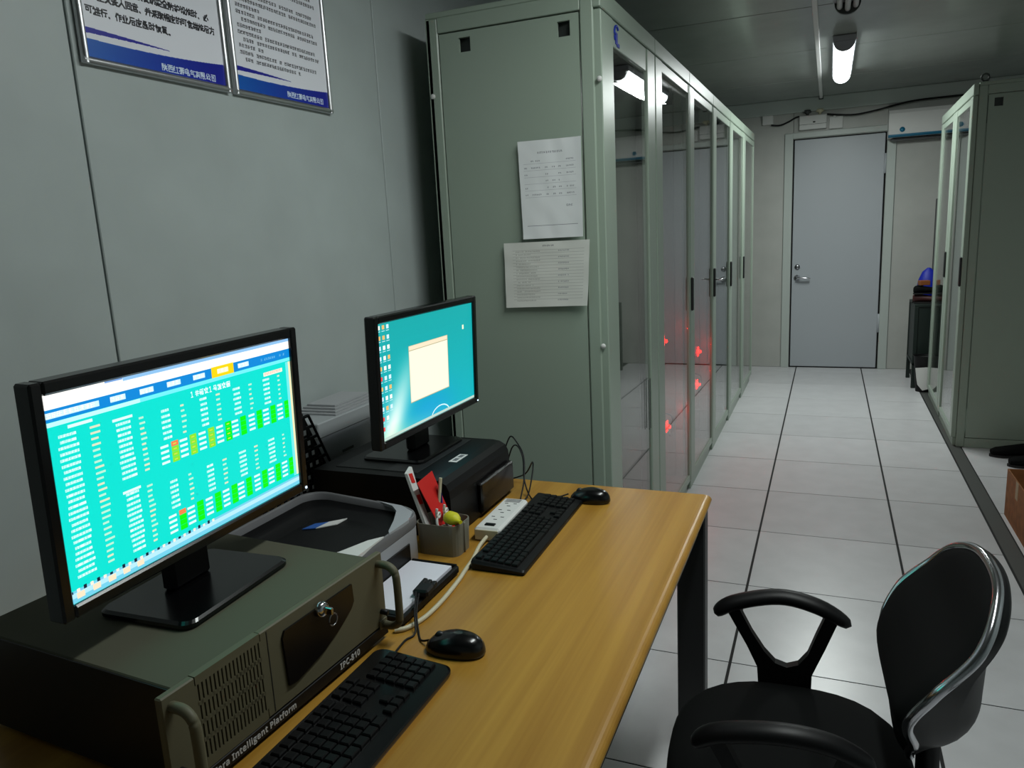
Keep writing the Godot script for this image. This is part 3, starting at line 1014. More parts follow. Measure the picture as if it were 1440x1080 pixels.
func desktop_screen() -> Image:
	var W := 960
	var H := 540
	var im := Image.create(W, H, false, Image.FORMAT_RGB8)
	var r := RandomNumberGenerator.new()
	r.seed = 8
	for y in H:
		for x in W:
			var u := float(x) / W
			var v := float(y) / H
			var c := Color(0.08, 0.66, 0.66).lerp(Color(0.06, 0.70, 0.74), v)
			c = c.lerp(Color(0.05, 0.62, 0.85), clampf(exp(-pow((u - 0.45) / 0.28, 2) - pow((v - 0.92) / 0.22, 2)), 0, 1) * 0.8)
			var ray: float = exp(-pow((u - 0.22 - (0.55 - v) * 0.35) / 0.10, 2)) * clampf((v - 0.25) * 1.6, 0, 1)
			c = c.lerp(Color(0.92, 1.0, 0.97), ray)
			c = c.lerp(Color(0.80, 0.96, 0.78), exp(-pow((v - 1.0) / 0.10, 2)) * 0.6 * clampf(0.75 - u, 0, 1))
			im.set_pixel(x, y, c)
	# wallpaper arc
	for k in 120:
		var a := PI + PI * k / 119.0
		rect(im, 0.58 + cos(a) * 0.10, 1.0 + sin(a) * 0.09, 0.586 + cos(a) * 0.10, 1.012 + sin(a) * 0.09, Color(0.85, 0.98, 1.0))
	# an open pale window
	rect(im, 0.275, 0.258, 0.692, 0.775, Color(0.72, 0.72, 0.58))
	rect(im, 0.28, 0.262, 0.688, 0.300, Color(0.97, 0.90, 0.78))
	rect(im, 0.28, 0.306, 0.688, 0.768, Color(1.0, 0.97, 0.88))
	# columns of icons
	for k in 11:
		for c3 in 3:
			if c3 == 2 and k > 8:
				continue
			var u0 := 0.008 + c3 * 0.038
			var v0 := 0.02 + k * 0.086
			rect(im, u0, v0, u0 + 0.021, v0 + 0.036, [Color(1, 1, 0.95), Color(0.95, 0.75, 0.45), Color(0.85, 0.95, 1), Color(0.95, 0.3, 0.3)][r.randi_range(0, 3) if c3 == 0 else r.randi_range(0, 2)])
			rect(im, u0 - 0.004, v0 + 0.046, u0 + 0.024, v0 + 0.053, Color(0.80, 0.95, 0.97))
	rect(im, 0.872, 0.205, 0.892, 0.250, Color(0.95, 0.98, 0.85))
	rect(im, 0, 0.975, 1, 1, Color(0.75, 0.85, 0.80))
	return im


# ------------------------------------------------------------------ monitors
func build_monitors() -> void:
	monitor("black monitor showing a teal table of readings, standing on the computer", Vector3(-0.69, 0.9215, 7.552), 0.046, 0.034, 0.243, screen_mat(table_screen(), 1.15), 0.0)
	monitor("black monitor showing a teal desktop with an open pale window", Vector3(-0.775, 0.903, 6.676), -0.008, 0.07, 0.240, screen_mat(desktop_screen(), 1.1), 0.0)


func monitor(label: String, at: Vector3, turn: float, px: float, py: float, screen: Material, _x: float) -> void:
	var t := thing("computer_monitor", label, "monitor", at, turn, "desk monitors")
	var w := 0.510
	var h := 0.287
	# panel, leaning slightly
	var p := Node3D.new()
	var q := Transform3D(Basis(Vector3(0, 0, 1), -0.033), Vector3(px, py, 0))
	var bz := 0.0185
	var st := tool()
	# four bars of the bezel
	var parts := [[-w / 2 - bz, -w / 2, -h / 2 - bz, h / 2 + bz], [w / 2, w / 2 + bz, -h / 2 - bz, h / 2 + bz], [-w / 2, w / 2, h / 2, h / 2 + bz], [-w / 2, w / 2, -h / 2 - bz, -h / 2]]
	for b in parts:
		box(st, Vector3(-0.022, b[2], b[0]), Vector3(0.007, b[3], b[1]), 0.003)
	p.free()
	var bezel := part("bezel", st, M.black_gloss, t)
	bezel.transform = q
	var bk := tool()
	box(bk, Vector3(-0.024, -h / 2 - bz + 0.002, -w / 2 - bz + 0.002), Vector3(-0.004, h / 2 + bz - 0.002, w / 2 + bz - 0.002), 0.003)
	box(bk, Vector3(-0.048, -0.11, -0.19), Vector3(-0.024, 0.11, 0.19), 0.012)
	var back := part("back_cover", bk, M.black, t)
	back.transform = q
	var s := picture("screen", Vector3(0.0, 0, 0), Vector3(0, 0, -w), Vector3(0, h, 0), screen, t)
	s.transform = q
	s.set_meta("label", "lit screen")
	var led := tool()
	box(led, Vector3(0.007, -h / 2 - 0.013, -w / 2 - 0.012), Vector3(0.0085, -h / 2 - 0.009, -w / 2 - 0.008), 0.0)
	var pl := part("power_light", led, glow(Color(0.8, 0.9, 1.0), 2.0), bezel)
	pl.name = "power_light"
	var nk := tool()
	box(nk, Vector3(px - 0.075, 0.008, -0.045), Vector3(px - 0.045, py + 0.02, 0.045), 0.008)
	part("neck", nk, M.black, t)
	var bs := tool()
	var ol := rounded(0.185, 0.25, 0.02)
	var rings := []
	for r in [[1.0, 0.0], [1.0, 0.006], [0.96, 0.010]]:
		var ring := PackedVector3Array()
		for v in ol:
			ring.append(Vector3(v.x * r[0] - 0.002, r[1], -v.y * r[0]))
		rings.append(ring)
	loft(bs, rings, true, false)
	part("base", bs, M.black_gloss, t)


# ------------------------------------------------------------------ rack computer
func build_computer() -> void:
	var t := thing("industrial_computer", "beige rack computer with carrying handles and a dark drive door", "computer", Vector3(-0.484, DESK, 7.577), -0.055)
	var st := tool()
	box(st, Vector3(-0.45, 0.008, -0.215), Vector3(-0.012, 0.168, 0.215), 0.002)
	part("case", st, M.beige_top, t)
	for s in [-1, 1]:
		box_part("side_plate", Vector3(-0.449, 0.010, s * 0.2165 - 0.001), Vector3(-0.014, 0.166, s * 0.2165 + 0.001), M.black, t, 0.0)
		for x in [-0.4, -0.06]:
			box_part("foot", Vector3(x - 0.015, 0, s * 0.18 - 0.015), Vector3(x + 0.015, 0.008, s * 0.18 + 0.015), M.rubber, t, 0.0)
	# front plate: a frame round the vent field
	var f := tool()
	var v0 := 0.068
	var v1 := 0.186
	box(f, Vector3(-0.012, 0.030, -0.241), Vector3(0.0, 0.170, v0), 0.002)
	box(f, Vector3(-0.012, 0.030, v1), Vector3(0.0, 0.170, 0.241), 0.002)
	box(f, Vector3(-0.012, 0.157, v0), Vector3(0.0, 0.170, v1), 0.0)
	box(f, Vector3(-0.012, 0.030, v0), Vector3(0.0, 0.046, v1), 0.0)
	# ribs between the slots
	for k in 18:
		var z: float = v0 + (v1 - v0) * k / 17.0
		box(f, Vector3(-0.012, 0.046, z - 0.0021), Vector3(0.0, 0.157, z + 0.0021), 0.0)
	for k in 3:
		var y: float = 0.046 + 0.111 * (k + 1) / 4.0
		box(f, Vector3(-0.012, y - 0.003, v0), Vector3(0.0, y + 0.003, v1), 0.0)
	part("front_plate", f, M.beige, t)
	box_part("vent_screen", Vector3(-0.0119, 0.040, v0 - 0.002), Vector3(-0.0100, 0.160, v1 + 0.002), M.black, t, 0.0)
	box_part("seam", Vector3(0.0, 0.034, 0.053), Vector3(0.0006, 0.166, 0.0545), M.dark_grey, t, 0.0)
	# dark drive door with a cut lower corner
	var dd := tool()
	var poly := PackedVector2Array([Vector2(-0.146, 0.150), Vector2(0.020, 0.150), Vector2(0.026, 0.140), Vector2(0.022, 0.058), Vector2(0.005, 0.056), Vector2(-0.06, 0.070), Vector2(-0.105, 0.088), Vector2(-0.140, 0.108), Vector2(-0.148, 0.118)])
	slab(dd, poly, Vector3(0, 0, 0), Vector3(0, 0, 1), Vector3.UP, Vector3(1, 0, 0), 0.004)
	var drive := part("drive_door", dd, mat(Color(0.03, 0.018, 0.014), 0.3), t, "dark smoked drive door")
	var lk := tool()
	lathe(lk, Vector3(0.004, 0.146, -0.062), [Vector2(0.013, 0), Vector2(0.013, 0.006), Vector2(0.010, 0.010), Vector2(0, 0.010)], 16, Vector3(1, 0, 0))
	box(lk, Vector3(0.013, 0.140, -0.0645), Vector3(0.030, 0.152, -0.0595), 0.001)
	part("lock", lk, M.chrome, drive, "round silver lock with key")
	var kr := tool()
	var pts := PackedVector3Array()
	for k in 13:
		var a := TAU * k / 12.0
		pts.append(Vector3(0.024, 0.128 + sin(a) * 0.010, -0.068 + cos(a) * 0.010))
	tube(kr, pts, 0.0012, 6)
	part("key_ring", kr, M.steel, drive)
	box_part("brand_strip", Vector3(-0.012, 0.008, -0.241), Vector3(0.001, 0.029, 0.241), M.black, t, 0.001)
	for w in [["IPC-810", 0.0115, -0.126], ["Tera Intelligent Platform", 0.0105, 0.095]]:
		var tm := TextMesh.new()
		tm.text = w[0]
		var sf := SystemFont.new()
		sf.font_names = PackedStringArray(["Droid Sans"])
		sf.font_weight = 700
		tm.font = sf
		tm.font_size = 64
		tm.pixel_size = float(w[1]) / 48.0
		tm.depth = 0.0006
		var o := part_mesh("lettering", tm, M.lettering, t, "white lettering")
		o.rotation.y = PI / 2
		o.position = Vector3(0.0013, 0.0185, w[2])
	# handles
	for s in [-1, 1]:
		var h := tool()
		var z: float = s * 0.226
		var path := smooth_path([Vector3(0.0, 0.152, z), Vector3(0.022, 0.152, z), Vector3(0.036, 0.142, z), Vector3(0.040, 0.122, z), Vector3(0.040, 0.058, z), Vector3(0.036, 0.042, z), Vector3(0.022, 0.034, z), Vector3(0.0, 0.034, z)], 5)
		tube(h, path, 0.0075, 8)
		part("handle", h, M.beige, t)
		box_part("handle_foot", Vector3(0.0, 0.026, z - 0.011), Vector3(0.004, 0.044, z + 0.011), M.beige, t, 0.001)
		var thumb := tool()
		lathe(thumb, Vector3(0.0, 0.058, z - s * 0.0), [Vector2(0.005, 0), Vector2(0.005, 0.014), Vector2(0, 0.014)], 10, Vector3(1, 0, 0))
		part("thumb_screw", thumb, M.black, t)


# ------------------------------------------------------------------ keyboards
func build_keyboards() -> void:
	keyboard("slim black keyboard lying in front of the black printer", Vector3(-0.385, DESK, 6.803), 0.018, 0.128, 0.462, 0.006, false)
	keyboard("black keyboard with rounded corners in front of the beige computer", Vector3(-0.372, DESK, 7.638), 0.0, 0.148, 0.470, 0.02, true)


# typist sits at +x, keys run along z (left end is the +z end)
func keyboard(label: String, at: Vector3, turn: float, depth: float, width: float, corner: float, curved: bool) -> void:
	var t := thing("keyboard", label, "keyboard", at, turn, "keyboards on the desk")
	var ol := rounded(depth, width, corner)
	var rings := []
	for r in [[0.985, 0.0], [1.0, 0.004], [1.0, 0.013], [0.975, 0.0175]]:
		var ring := PackedVector3Array()
		for v in ol:
			var x: float = v.x * r[0]
			ring.append(Vector3(x, r[1] * (1.0 - 0.35 * (x / depth) * (2.0 if r[1] > 0.01 else 0.0)), -v.y * r[0]))
		rings.append(ring)
	var st := tool()
	loft(st, rings, true, false)
	part("keyboard_case", st, M.black_gloss if curved else M.black, t)
	# keys: rows across x, from the back row (-x) to the space bar row
	var cache := {}
	var pitch := width * 0.945 / 23.0
	var rows := [[0.13, "f"], [0.29, "n"], [0.43, "n"], [0.57, "n"], [0.71, "n"], [0.85, "s"]]
	for r in rows:
		var x: float = -depth / 2 + depth * r[0] * (0.93 if not curved else 0.88)
		var u := 0.0
		while u < 22.5:
			var kw := 1.0
			var skip := false
			if r[1] == "f" and (absf(u - 1.0) < 0.01 or absf(u - 15.0) < 0.01 or u > 18.4):
				skip = true
			if absf(u - 15.0) < 0.01 or absf(u - 18.5) < 0.3:
				kw = 0.5
				skip = true
			if r[1] == "s":
				if u < 3.0:
					kw = 1.25
				elif absf(u - 3.75) < 0.01:
					kw = 6.25
				elif u >= 10.0 and u < 14.9:
					kw = 1.25
			if r[1] == "n" and r[0] > 0.5 and r[0] < 0.8 and u > 15.2 and u < 18.3 and not (r[0] > 0.65 and absf(u - 16.5) < 0.01):
				skip = true
			if not skip:
				var key := "%.2f" % kw
				if not cache.has(key):
					var ks := tool()
					var hx := depth * 0.058
					var hz := pitch * kw / 2 - 0.0012
					var kr := []
					for q in [[1.0, 0.0], [0.96, 0.004], [0.78, 0.0062]]:
						kr.append(PackedVector3Array([Vector3(-hx * q[0], q[1], -hz + hx * (1 - q[0])), Vector3(-hx * q[0], q[1], hz - hx * (1 - q[0])), Vector3(hx * q[0], q[1], hz - hx * (1 - q[0])), Vector3(hx * q[0], q[1], -hz + hx * (1 - q[0]))]))
					loft(ks, kr, true, false)
					cache[key] = done(ks)
				var o := part_mesh("key", cache[key], M.black, t)
				var y: float = 0.0165 * (1.0 - 0.7 * x / depth) + 0.0002
				o.position = Vector3(x, y, width * 0.4725 - (u + kw / 2.0) * pitch)
			u += kw
	if curved:
		for k in 1:
			var ld := tool()
			box(ld, Vector3(-depth * 0.40, 0.0205, -width * 0.36), Vector3(-depth * 0.40 + 0.002, 0.0222, -width * 0.36 + 0.003), 0.0)
			part("lock_light", ld, glow(Color(0.7, 1.0, 0.1), 1.5), t)


func build_mice() -> void:
	mouse("black mouse beside the near keyboard", Vector3(-0.325, DESK, 7.345), 0.05)
	mouse("black mouse at the far end of the desk", Vector3(-0.312, DESK, 6.548), -0.02)


func mouse(label: String, at: Vector3, turn: float) -> void:
	# nose at -x
	var t := thing("computer_mouse", label, "mouse", at, turn, "mice on the desk")
	var st := tool()
	var rings := []
	for q in [[0.90, 0.0], [1.0, 0.004], [1.0, 0.010], [0.96, 0.018], [0.86, 0.026], [0.70, 0.032], [0.45, 0.0365], [0.15, 0.038]]:
		var ring := PackedVector3Array()
		for k in 28:
			var a := -TAU * k / 28.0
			var c := cos(a)
			var s := sin(a)
			var r := pow(pow(absf(c), 2.4) + pow(absf(s), 2.4), -1.0 / 2.4)
			var x: float = c * r * 0.056 * q[0] + 0.008 * (1.0 - q[0])
			var taper := 1.0 - 0.08 * c
			var hh: float = q[1] * (1.0 - 0.22 * clampf(-x / 0.056, 0.0, 1.0))
			ring.append(Vector3(x, hh, s * r * 0.031 * q[0] * taper))
		rings.append(ring)
	loft(st, rings)
	part("mouse_body", st, M.black_gloss, t)
	var wl := tool()
	lathe(wl, Vector3(-0.030, 0.026, -0.003), [Vector2(0, 0), Vector2(0.009, 0), Vector2(0.009, 0.006), Vector2(0, 0.006)], 14, Vector3(0, 0, 1))
	part("scroll_wheel", wl, M.dark_grey, t)


# ------------------------------------------------------------------ printers
func build_printers() -> void:
	# black printer under the far monitor
	var t := thing("black_printer", "black box shaped printer with a white sticker under the far monitor", "printer", Vector3(-0.75, DESK, 6.71))
	var st := tool()
	var ol := PackedVector2Array([Vector2(-0.21, 0.0), Vector2(-0.21, 0.145), Vector2(-0.205, 0.15), Vector2(0.145, 0.15), Vector2(0.165, 0.147), Vector2(0.182, 0.138), Vector2(0.19, 0.122), Vector2(0.192, 0.10), Vector2(0.192, 0.0)])
	slab(st, ol, Vector3(0, 0.002, -0.185), Vector3.RIGHT, Vector3.UP, Vector3(0, 0, 1), 0.37)
	part("housing", st, M.black, t)
	box_part("lid", Vector3(-0.16, 0.1521, -0.165), Vector3(0.085, 0.1535, 0.15), M.dark_grey, t, 0.0005)
	# flap folded up at the front, far half
	var fl := tool()
	box(fl, Vector3(0.192, 0.012, -0.18), Vector3(0.206, 0.095, 0.035), 0.004)
	part("front_flap", fl, M.black_gloss, t)
	for f in [[-0.17, -0.15], [-0.17, 0.15], [0.15, -0.15], [0.15, 0.15]]:
		box_part("foot", Vector3(f[0] - 0.012, 0, f[1] - 0.012), Vector3(f[0] + 0.012, 0.002, f[1] + 0.012), M.rubber, t, 0.0)
	var sk := tool()
	box(sk, Vector3(0.118, 0.1523, -0.025), Vector3(0.142, 0.1530, 0.045), 0.0)
	var stk := part("sticker", sk, M.white, t, "small white sticker")
	var mk := tool()
	for k in 2:
		box(mk, Vector3(0.124, 0.1531, -0.018 + k * 0.03), Vector3(0.136, 0.1533, 0.004 + k * 0.03), 0.0)
	part("sticker_print", mk, M.grey, stk)

	# grey laser printer next to the computer
	var g := thing("laser_printer", "silver laser printer with a dark sunken top tray", "printer", Vector3(-0.735, DESK, 7.160))
	var o2 := rounded(0.315, 0.345, 0.055, 7)
	var body := tool()
	var rings := []
	for q in [[0.97, 0.0], [0.99, 0.004], [0.99, 0.085]]:
		rings.append(printer_ring(o2, q[0], q[1], 0.0))
	loft(body, rings, true, true)
	part("lower_body", body, M.silver, g)
	var rim := tool()
	rings = []
	for q in [[0.99, 0.086, 0.0], [1.0, 0.094, -0.02], [1.0, 0.112, -0.06], [0.99, 0.122, -0.07], [0.975, 0.125, -0.075], [0.955, 0.121, -0.075], [0.94, 0.104, -0.07]]:
		rings.append(printer_ring(o2, q[0], q[1], q[2]))
	loft(rim, rings, false, true)
	part("top_rim", rim, M.grey, g, "silver rim round the top")
	var tray := tool()
	rings = []
	for q in [[0.97, 0.088, 0.0], [0.945, 0.108, -0.07], [0.84, 0.098, -0.02], [0.55, 0.084, 0.06], [0.10, 0.074, 0.08]]:
		rings.append(printer_ring(o2, q[0], q[1], q[2]))
	loft(tray, rings, true, true)
	part("top_tray", tray, M.black, g, "dark sunken output tray")
	# pale lip at the front left of the tray, and a grey wedge front right
	var lip := tool()
	slab(lip, PackedVector2Array([Vector2(0.155, 0.0), Vector2(0.157, 0.10), Vector2(0.142, 0.145), Vector2(0.10, 0.166), Vector2(0.06, 0.168), Vector2(0.085, 0.148), Vector2(0.112, 0.10), Vector2(0.135, 0.03)]), Vector3(0, 0.118, 0), Vector3(1, -0.07, 0), Vector3(0, 0, 1), Vector3.UP, 0.008)
	part("front_lip", lip, M.white, g, "pale front lip of the tray")
	var wd := tool()
	slab(wd, PackedVector2Array([Vector2(0.03, -0.170), Vector2(0.10, -0.168), Vector2(0.142, -0.145), Vector2(0.157, -0.10), Vector2(0.156, -0.02), Vector2(0.148, -0.03), Vector2(0.128, -0.085), Vector2(0.105, -0.135), Vector2(0.08, -0.158)]), Vector3(0, 0.118, 0), Vector3(1, -0.07, 0), Vector3(0, 0, 1), Vector3.UP, 0.007)
	part("front_wedge", wd, M.silver, g)
	# paper opening in the front
	var op := tool()
	box(op, Vector3(0.1485, 0.012, -0.10), Vector3(0.158, 0.062, 0.13), 0.004)
	part("paper_slot", op, M.black, g)
	# tray of white paper in front
	var pt := tool()
	box(pt, Vector3(0.1585, 0.004, -0.10), Vector3(0.272, 0.012, 0.145), 0.002)
	box(pt, Vector3(0.266, 0.004, -0.10), Vector3(0.276, 0.02, 0.145), 0.002)
	for s in [-0.103, 0.139]:
		box(pt, Vector3(0.1585, 0.004, s), Vector3(0.27, 0.022, s + 0.006), 0.001)
	part("paper_tray", pt, M.black, g)
	var ps := tool()
	box(ps, Vector3(-0.070, 0, -0.100), Vector3(0.033, 0.010, 0.112), 0.0005)
	single("paper_stack", ps, M.paper, "stack of white paper in the tray of the silver printer", "paper", Vector3(-0.505, DESK + 0.0125, 7.170), 0.0)
	# scrap of blue and white paper in the top tray
	var sc := thing("paper_scrap", "blue and white scrap of paper in the printer's top tray", "paper", Vector3(-0.790, DESK + 0.089, 7.085), -0.86)
	var s1 := tool()
	slab(s1, PackedVector2Array([Vector2(-0.05, 0.008), Vector2(-0.02, -0.014), Vector2(0.012, -0.012), Vector2(-0.02, 0.016)]), Vector3.ZERO, Vector3(0, 0, -1), Vector3(1, 0, 0), Vector3.UP, 0.002)
	part("blue_half", s1, mat(Color(0.15, 0.35, 0.65), 0.6), sc)
	var s3 := tool()
	slab(s3, PackedVector2Array([Vector2(0.012, -0.012), Vector2(0.055, -0.016), Vector2(0.028, 0.012), Vector2(-0.02, 0.016)]), Vector3.ZERO, Vector3(0, 0, -1), Vector3(1, 0, 0), Vector3.UP, 0.002)
	part("white_half", s3, M.white, sc)


func printer_ring(ol: PackedVector2Array, k: float, y: float, slope: float) -> PackedVector3Array:
	var ring := PackedVector3Array()
	for v in ol:
		ring.append(Vector3(v.x * k, y + slope * v.x * k, -v.y * k))
	return ring


# ------------------------------------------------------------------ small things on the desk
func build_desk_clutter() -> void:
	# power strip
	var t := thing("power_strip", "white power strip with sockets beside the slim keyboard", "power strip", Vector3(-0.478, DESK, 6.775), 0.04)
	box_part("strip_body", Vector3(-0.034, 0, -0.11), Vector3(0.034, 0.034, 0.105), M.white, t, 0.006)
	box_part("end_face", Vector3(-0.03, 0.004, 0.1045), Vector3(0.03, 0.030, 0.107), M.ivory, t, 0.001)
	for k in 3:
		var sk := tool()
		for q in [[-0.012, -0.008], [0.012, -0.008], [0.0, 0.010]]:
			box(sk, Vector3(q[0] - 0.0045, 0.0335, 0.035 - k * 0.048 + q[1] - 0.0015), Vector3(q[0] + 0.0045, 0.0345, 0.035 - k * 0.048 + q[1] + 0.0015), 0.0)
		part("socket", sk, M.dark_grey, t)
	box_part("switch", Vector3(-0.012, 0.0335, 0.075), Vector3(0.014, 0.037, 0.088), M.black, t, 0.001)
	var lb := tool()
	for k in 4:
		box(lb, Vector3(-0.022, 0.034, -0.100 + k * 0.006), Vector3(0.02, 0.0344, -0.097 + k * 0.006), 0.0)
	part("strip_print", lb, M.grey, t)
	var cb := tool()
	tube(cb, smooth_path([Vector3(-0.472, 0.764, 6.884), Vector3(-0.470, 0.760, 6.93), Vector3(-0.459, 0.755, 6.99), Vector3(-0.450, 0.755, 7.05), Vector3(-0.442, 0.755, 7.10), Vector3(-0.434, 0.755, 7.186), Vector3(-0.434, 0.755, 7.253), Vector3(-0.442, 0.755, 7.292), Vector3(-0.452, 0.755, 7.312), Vector3(-0.466, 0.755, 7.322)], 6), 0.0048, 8)
	single("power_cable", cb, M.ivory, "thick cream cable running from the white power strip", "cable")
	# USB plugs on the paper
	var u := thing("cable_plug_bundle", "bundle of black cable plugs lying over the white paper", "plugs", Vector3(-0.468, DESK + 0.0235, 7.195), 0.1)
	for k in 3:
		box_part("plug", Vector3(-0.018 + k * 0.012, 0.0, -0.035 + k * 0.004), Vector3(-0.008 + k * 0.012, 0.012, -0.008), M.black, u, 0.002)
	box_part("plug", Vector3(-0.016, 0.0, -0.008), Vector3(0.018, 0.016, 0.03), M.black, u, 0.004)
	var mc := tool()
	tube(mc, smooth_path([Vector3(-0.379, 0.762, 7.343), Vector3(-0.402, 0.753, 7.335), Vector3(-0.424, 0.753, 7.306), Vector3(-0.444, 0.770, 7.275), Vector3(-0.458, 0.785, 7.24), Vector3(-0.464, 0.784, 7.227)], 6), 0.002, 6)
	single("mouse_cable", mc, M.black, "thin black cable of the near mouse", "cable")
	var kc := tool()
	tube(kc, smooth_path([Vector3(-0.425, 0.754, 7.39), Vector3(-0.430, 0.753, 7.345), Vector3(-0.424, 0.754, 7.318), Vector3(-0.442, 0.773, 7.285), Vector3(-0.470, 0.788, 7.228)], 6), 0.002, 6)
	single("keyboard_cable", kc, M.black, "thin black cable of the near keyboard", "cable")
	# loose black cables by the black printer
	var paths := [
		[Vector3(-0.375, 0.765, 6.548), Vector3(-0.43, 0.757, 6.60), Vector3(-0.475, 0.753, 6.575), Vector3(-0.51, 0.79, 6.535), Vector3(-0.525, 0.84, 6.50), Vector3(-0.55, 0.87, 6.475), Vector3(-0.575, 0.86, 6.46), Vector3(-0.60, 0.80, 6.45)],
		[Vector3(-0.447, 0.757, 6.63), Vector3(-0.468, 0.753, 6.635), Vector3(-0.49, 0.756, 6.62), Vector3(-0.497, 0.80, 6.57), Vector3(-0.515, 0.855, 6.52), Vector3(-0.545, 0.885, 6.49), Vector3(-0.57, 0.90, 6.48), Vector3(-0.60, 0.85, 6.46)],
		[Vector3(-0.528, 0.753, 6.69), Vector3(-0.505, 0.754, 6.62), Vector3(-0.485, 0.757, 6.585), Vector3(-0.485, 0.80, 6.54), Vector3(-0.50, 0.83, 6.49), Vector3(-0.54, 0.78, 6.455), Vector3(-0.60, 0.755, 6.45)],
	]
	var said := ["thin black cable looping from the far mouse", "thin black cable looping from the slim keyboard", "black cable curling round the black printer's corner"]
	for i in 3:
		var lc := tool()
		tube(lc, smooth_path(paths[i], 7), 0.0022, 6)
		single("loose_cable", lc, M.black, said[i], "cable", Vector3.ZERO, 0.0, "cables by the black printer")
	# pen tub
	var p := thing("pen_holder", "grey plastic pen holder between printer and power strip", "pen holder", Vector3(-0.553, DESK, 6.948), 0.0)
	var tub := mat(Color(0.46, 0.45, 0.40), 0.35)
	var ps := tool()
	var ol := rounded(0.112, 0.082, 0.02, 4)
	var rings := []
	for q in [[0.94, 0.0], [1.0, 0.076], [0.96, 0.076], [0.90, 0.005]]:
		rings.append(printer_ring(ol, q[0], q[1], 0.0))
	loft(ps, rings, true, false)
	part("tub", ps, tub, p)
	for d in [[0.0565]]:
		box_part("rib", Vector3(d[0] - 0.004, 0.004, -0.004), Vector3(d[0] + 0.001, 0.074, 0.004), tub, p, 0.001)
	var base := Vector3(-0.553, DESK + 0.006, 6.948)
	var rc := tool()
	slab(rc, PackedVector2Array([Vector2(-0.02, 0.0), Vector2(0.02, 0.0), Vector2(0.034, 0.186), Vector2(-0.026, 0.172)]), Vector3.ZERO, Vector3(0.25, 0, -0.97), Vector3(-0.42, 0.90, 0.0), Vector3(0.9, 0.42, 0.2).normalized(), 0.002)
	single("red_card", rc, M.red_card, "bright red card standing in the pen holder", "card", base + Vector3(0.024, 0.004, -0.010))
	var wt := thing("box_cutter", "white and red knife handle standing up behind the pen holder", "knife", base + Vector3(-0.014, 0.004, 0.024))
	var hs := tool()
	slab(hs, PackedVector2Array([Vector2(-0.010, 0.0), Vector2(0.010, 0.0), Vector2(0.012, 0.13), Vector2(0.018, 0.168), Vector2(-0.010, 0.160), Vector2(-0.011, 0.13)]), Vector3.ZERO, Vector3(0, 0, -1), Vector3(-0.50, 1.07, -0.20), Vector3(1, 0, 0), 0.008)
	part("handle", hs, M.white, wt)
	for k in 2:
		var rd := tool()
		slab(rd, PackedVector2Array([Vector2(-0.006, 0.095 + k * 0.045), Vector2(0.008, 0.092 + k * 0.045), Vector2(0.008, 0.112 + k * 0.045), Vector2(-0.006, 0.114 + k * 0.045)]), Vector3(0.0082, 0, 0), Vector3(0, 0, -1), Vector3(-0.50, 1.07, -0.20), Vector3(1, 0, 0), 0.001)
		part("red_print", rd, M.red_card, wt)
	for k in 2:
		var wc := tool()
		var c0 := base + Vector3(0.004 + 0.004 * k, 0.0, 0.022 - 0.030 * k)
		var pts := []
		for j in 22:
			var a := j * 0.62
			pts.append(c0 + Vector3(0.006 * sin(a * 0.5), 0.04 + 0.003 * j + 0.012 * sin(a), 0.013 * cos(a)))
		tube(wc, smooth_path(pts, 3), 0.0032, 6)
		single("white_cable_coil", wc, M.white, ["white coiled cable in the pen holder, by the silver printer", "white coiled cable in the middle of the pen holder"][k], "cable", Vector3.ZERO, 0.0, "coiled cables in the pen holder")
	var yt := tool()
	var yr := []
	for q in [[0.010, -0.022], [0.017, -0.014], [0.018, 0.004], [0.013, 0.016], [0.005, 0.022], [0.005, 0.034]]:
		var ring := PackedVector3Array()
		for k in 14:
			var a := TAU * k / 14.0
			ring.append(Vector3(q[1], sin(a) * q[0] * 0.85, cos(a) * q[0]))
		yr.append(ring)
	loft(yt, yr)
	single("yellow_bulb", yt, M.yellow, "yellow plastic cap lying on top of the pen holder", "cap", Vector3(-0.520, DESK + 0.086, 6.962), -0.5)
	for k in 3:
		var pn := tool()
		var a0 := base + Vector3(-0.010 - 0.008 * k, 0, -0.02 + 0.006 * k)
		tube(pn, PackedVector3Array([a0, a0 + Vector3(-0.01 + 0.01 * k, 0.14 + 0.01 * k, -0.012 - 0.006 * k)]), 0.004, 8)
		single("pen", pn, [M.blue, M.black, M.ivory][k], ["blue pen in the pen holder", "black pen in the pen holder", "cream pen in the pen holder"][k], "pen", Vector3.ZERO, 0.0, "pens in the pen holder")
	# things behind, against the wall
	var ct := thing("paper_carton", "white paper carton behind the monitors against the wall", "box", Vector3(-1.112, DESK, 6.58), 0.0)
	box_part("carton_body", Vector3(-0.078, 0, -0.18), Vector3(0.078, 0.215, 0.18), mat(Color(0.60, 0.62, 0.64), 0.7), ct, 0.004)
	box_part("carton_lid", Vector3(-0.081, 0.19, -0.183), Vector3(0.081, 0.235, 0.183), mat(Color(0.64, 0.66, 0.67), 0.7), ct, 0.003)
	var pr := tool()
	for k in 5:
		box(pr, Vector3(0.0782, 0.05 + k * 0.018, 0.02 + 0.004 * (k % 2)), Vector3(0.0788, 0.058 + k * 0.018, 0.07 + 0.006 * (k % 3)), 0.0)
	part("carton_print", pr, M.dark_grey, ct)
	var pk := tool()
	for k in 4:
		box(pk, Vector3(-0.07 + k * 0.006, 0.0 + k * 0.006, -0.15 + 0.01 * k), Vector3(0.07 - k * 0.008, 0.005 + k * 0.006, 0.10 - 0.012 * k), 0.0)
	single("paper_pile", pk, mat(Color(0.66, 0.67, 0.68), 0.8), "loose pile of papers on the carton behind the monitors", "paper", Vector3(-1.112, DESK + 0.2355, 6.57), 0.04)
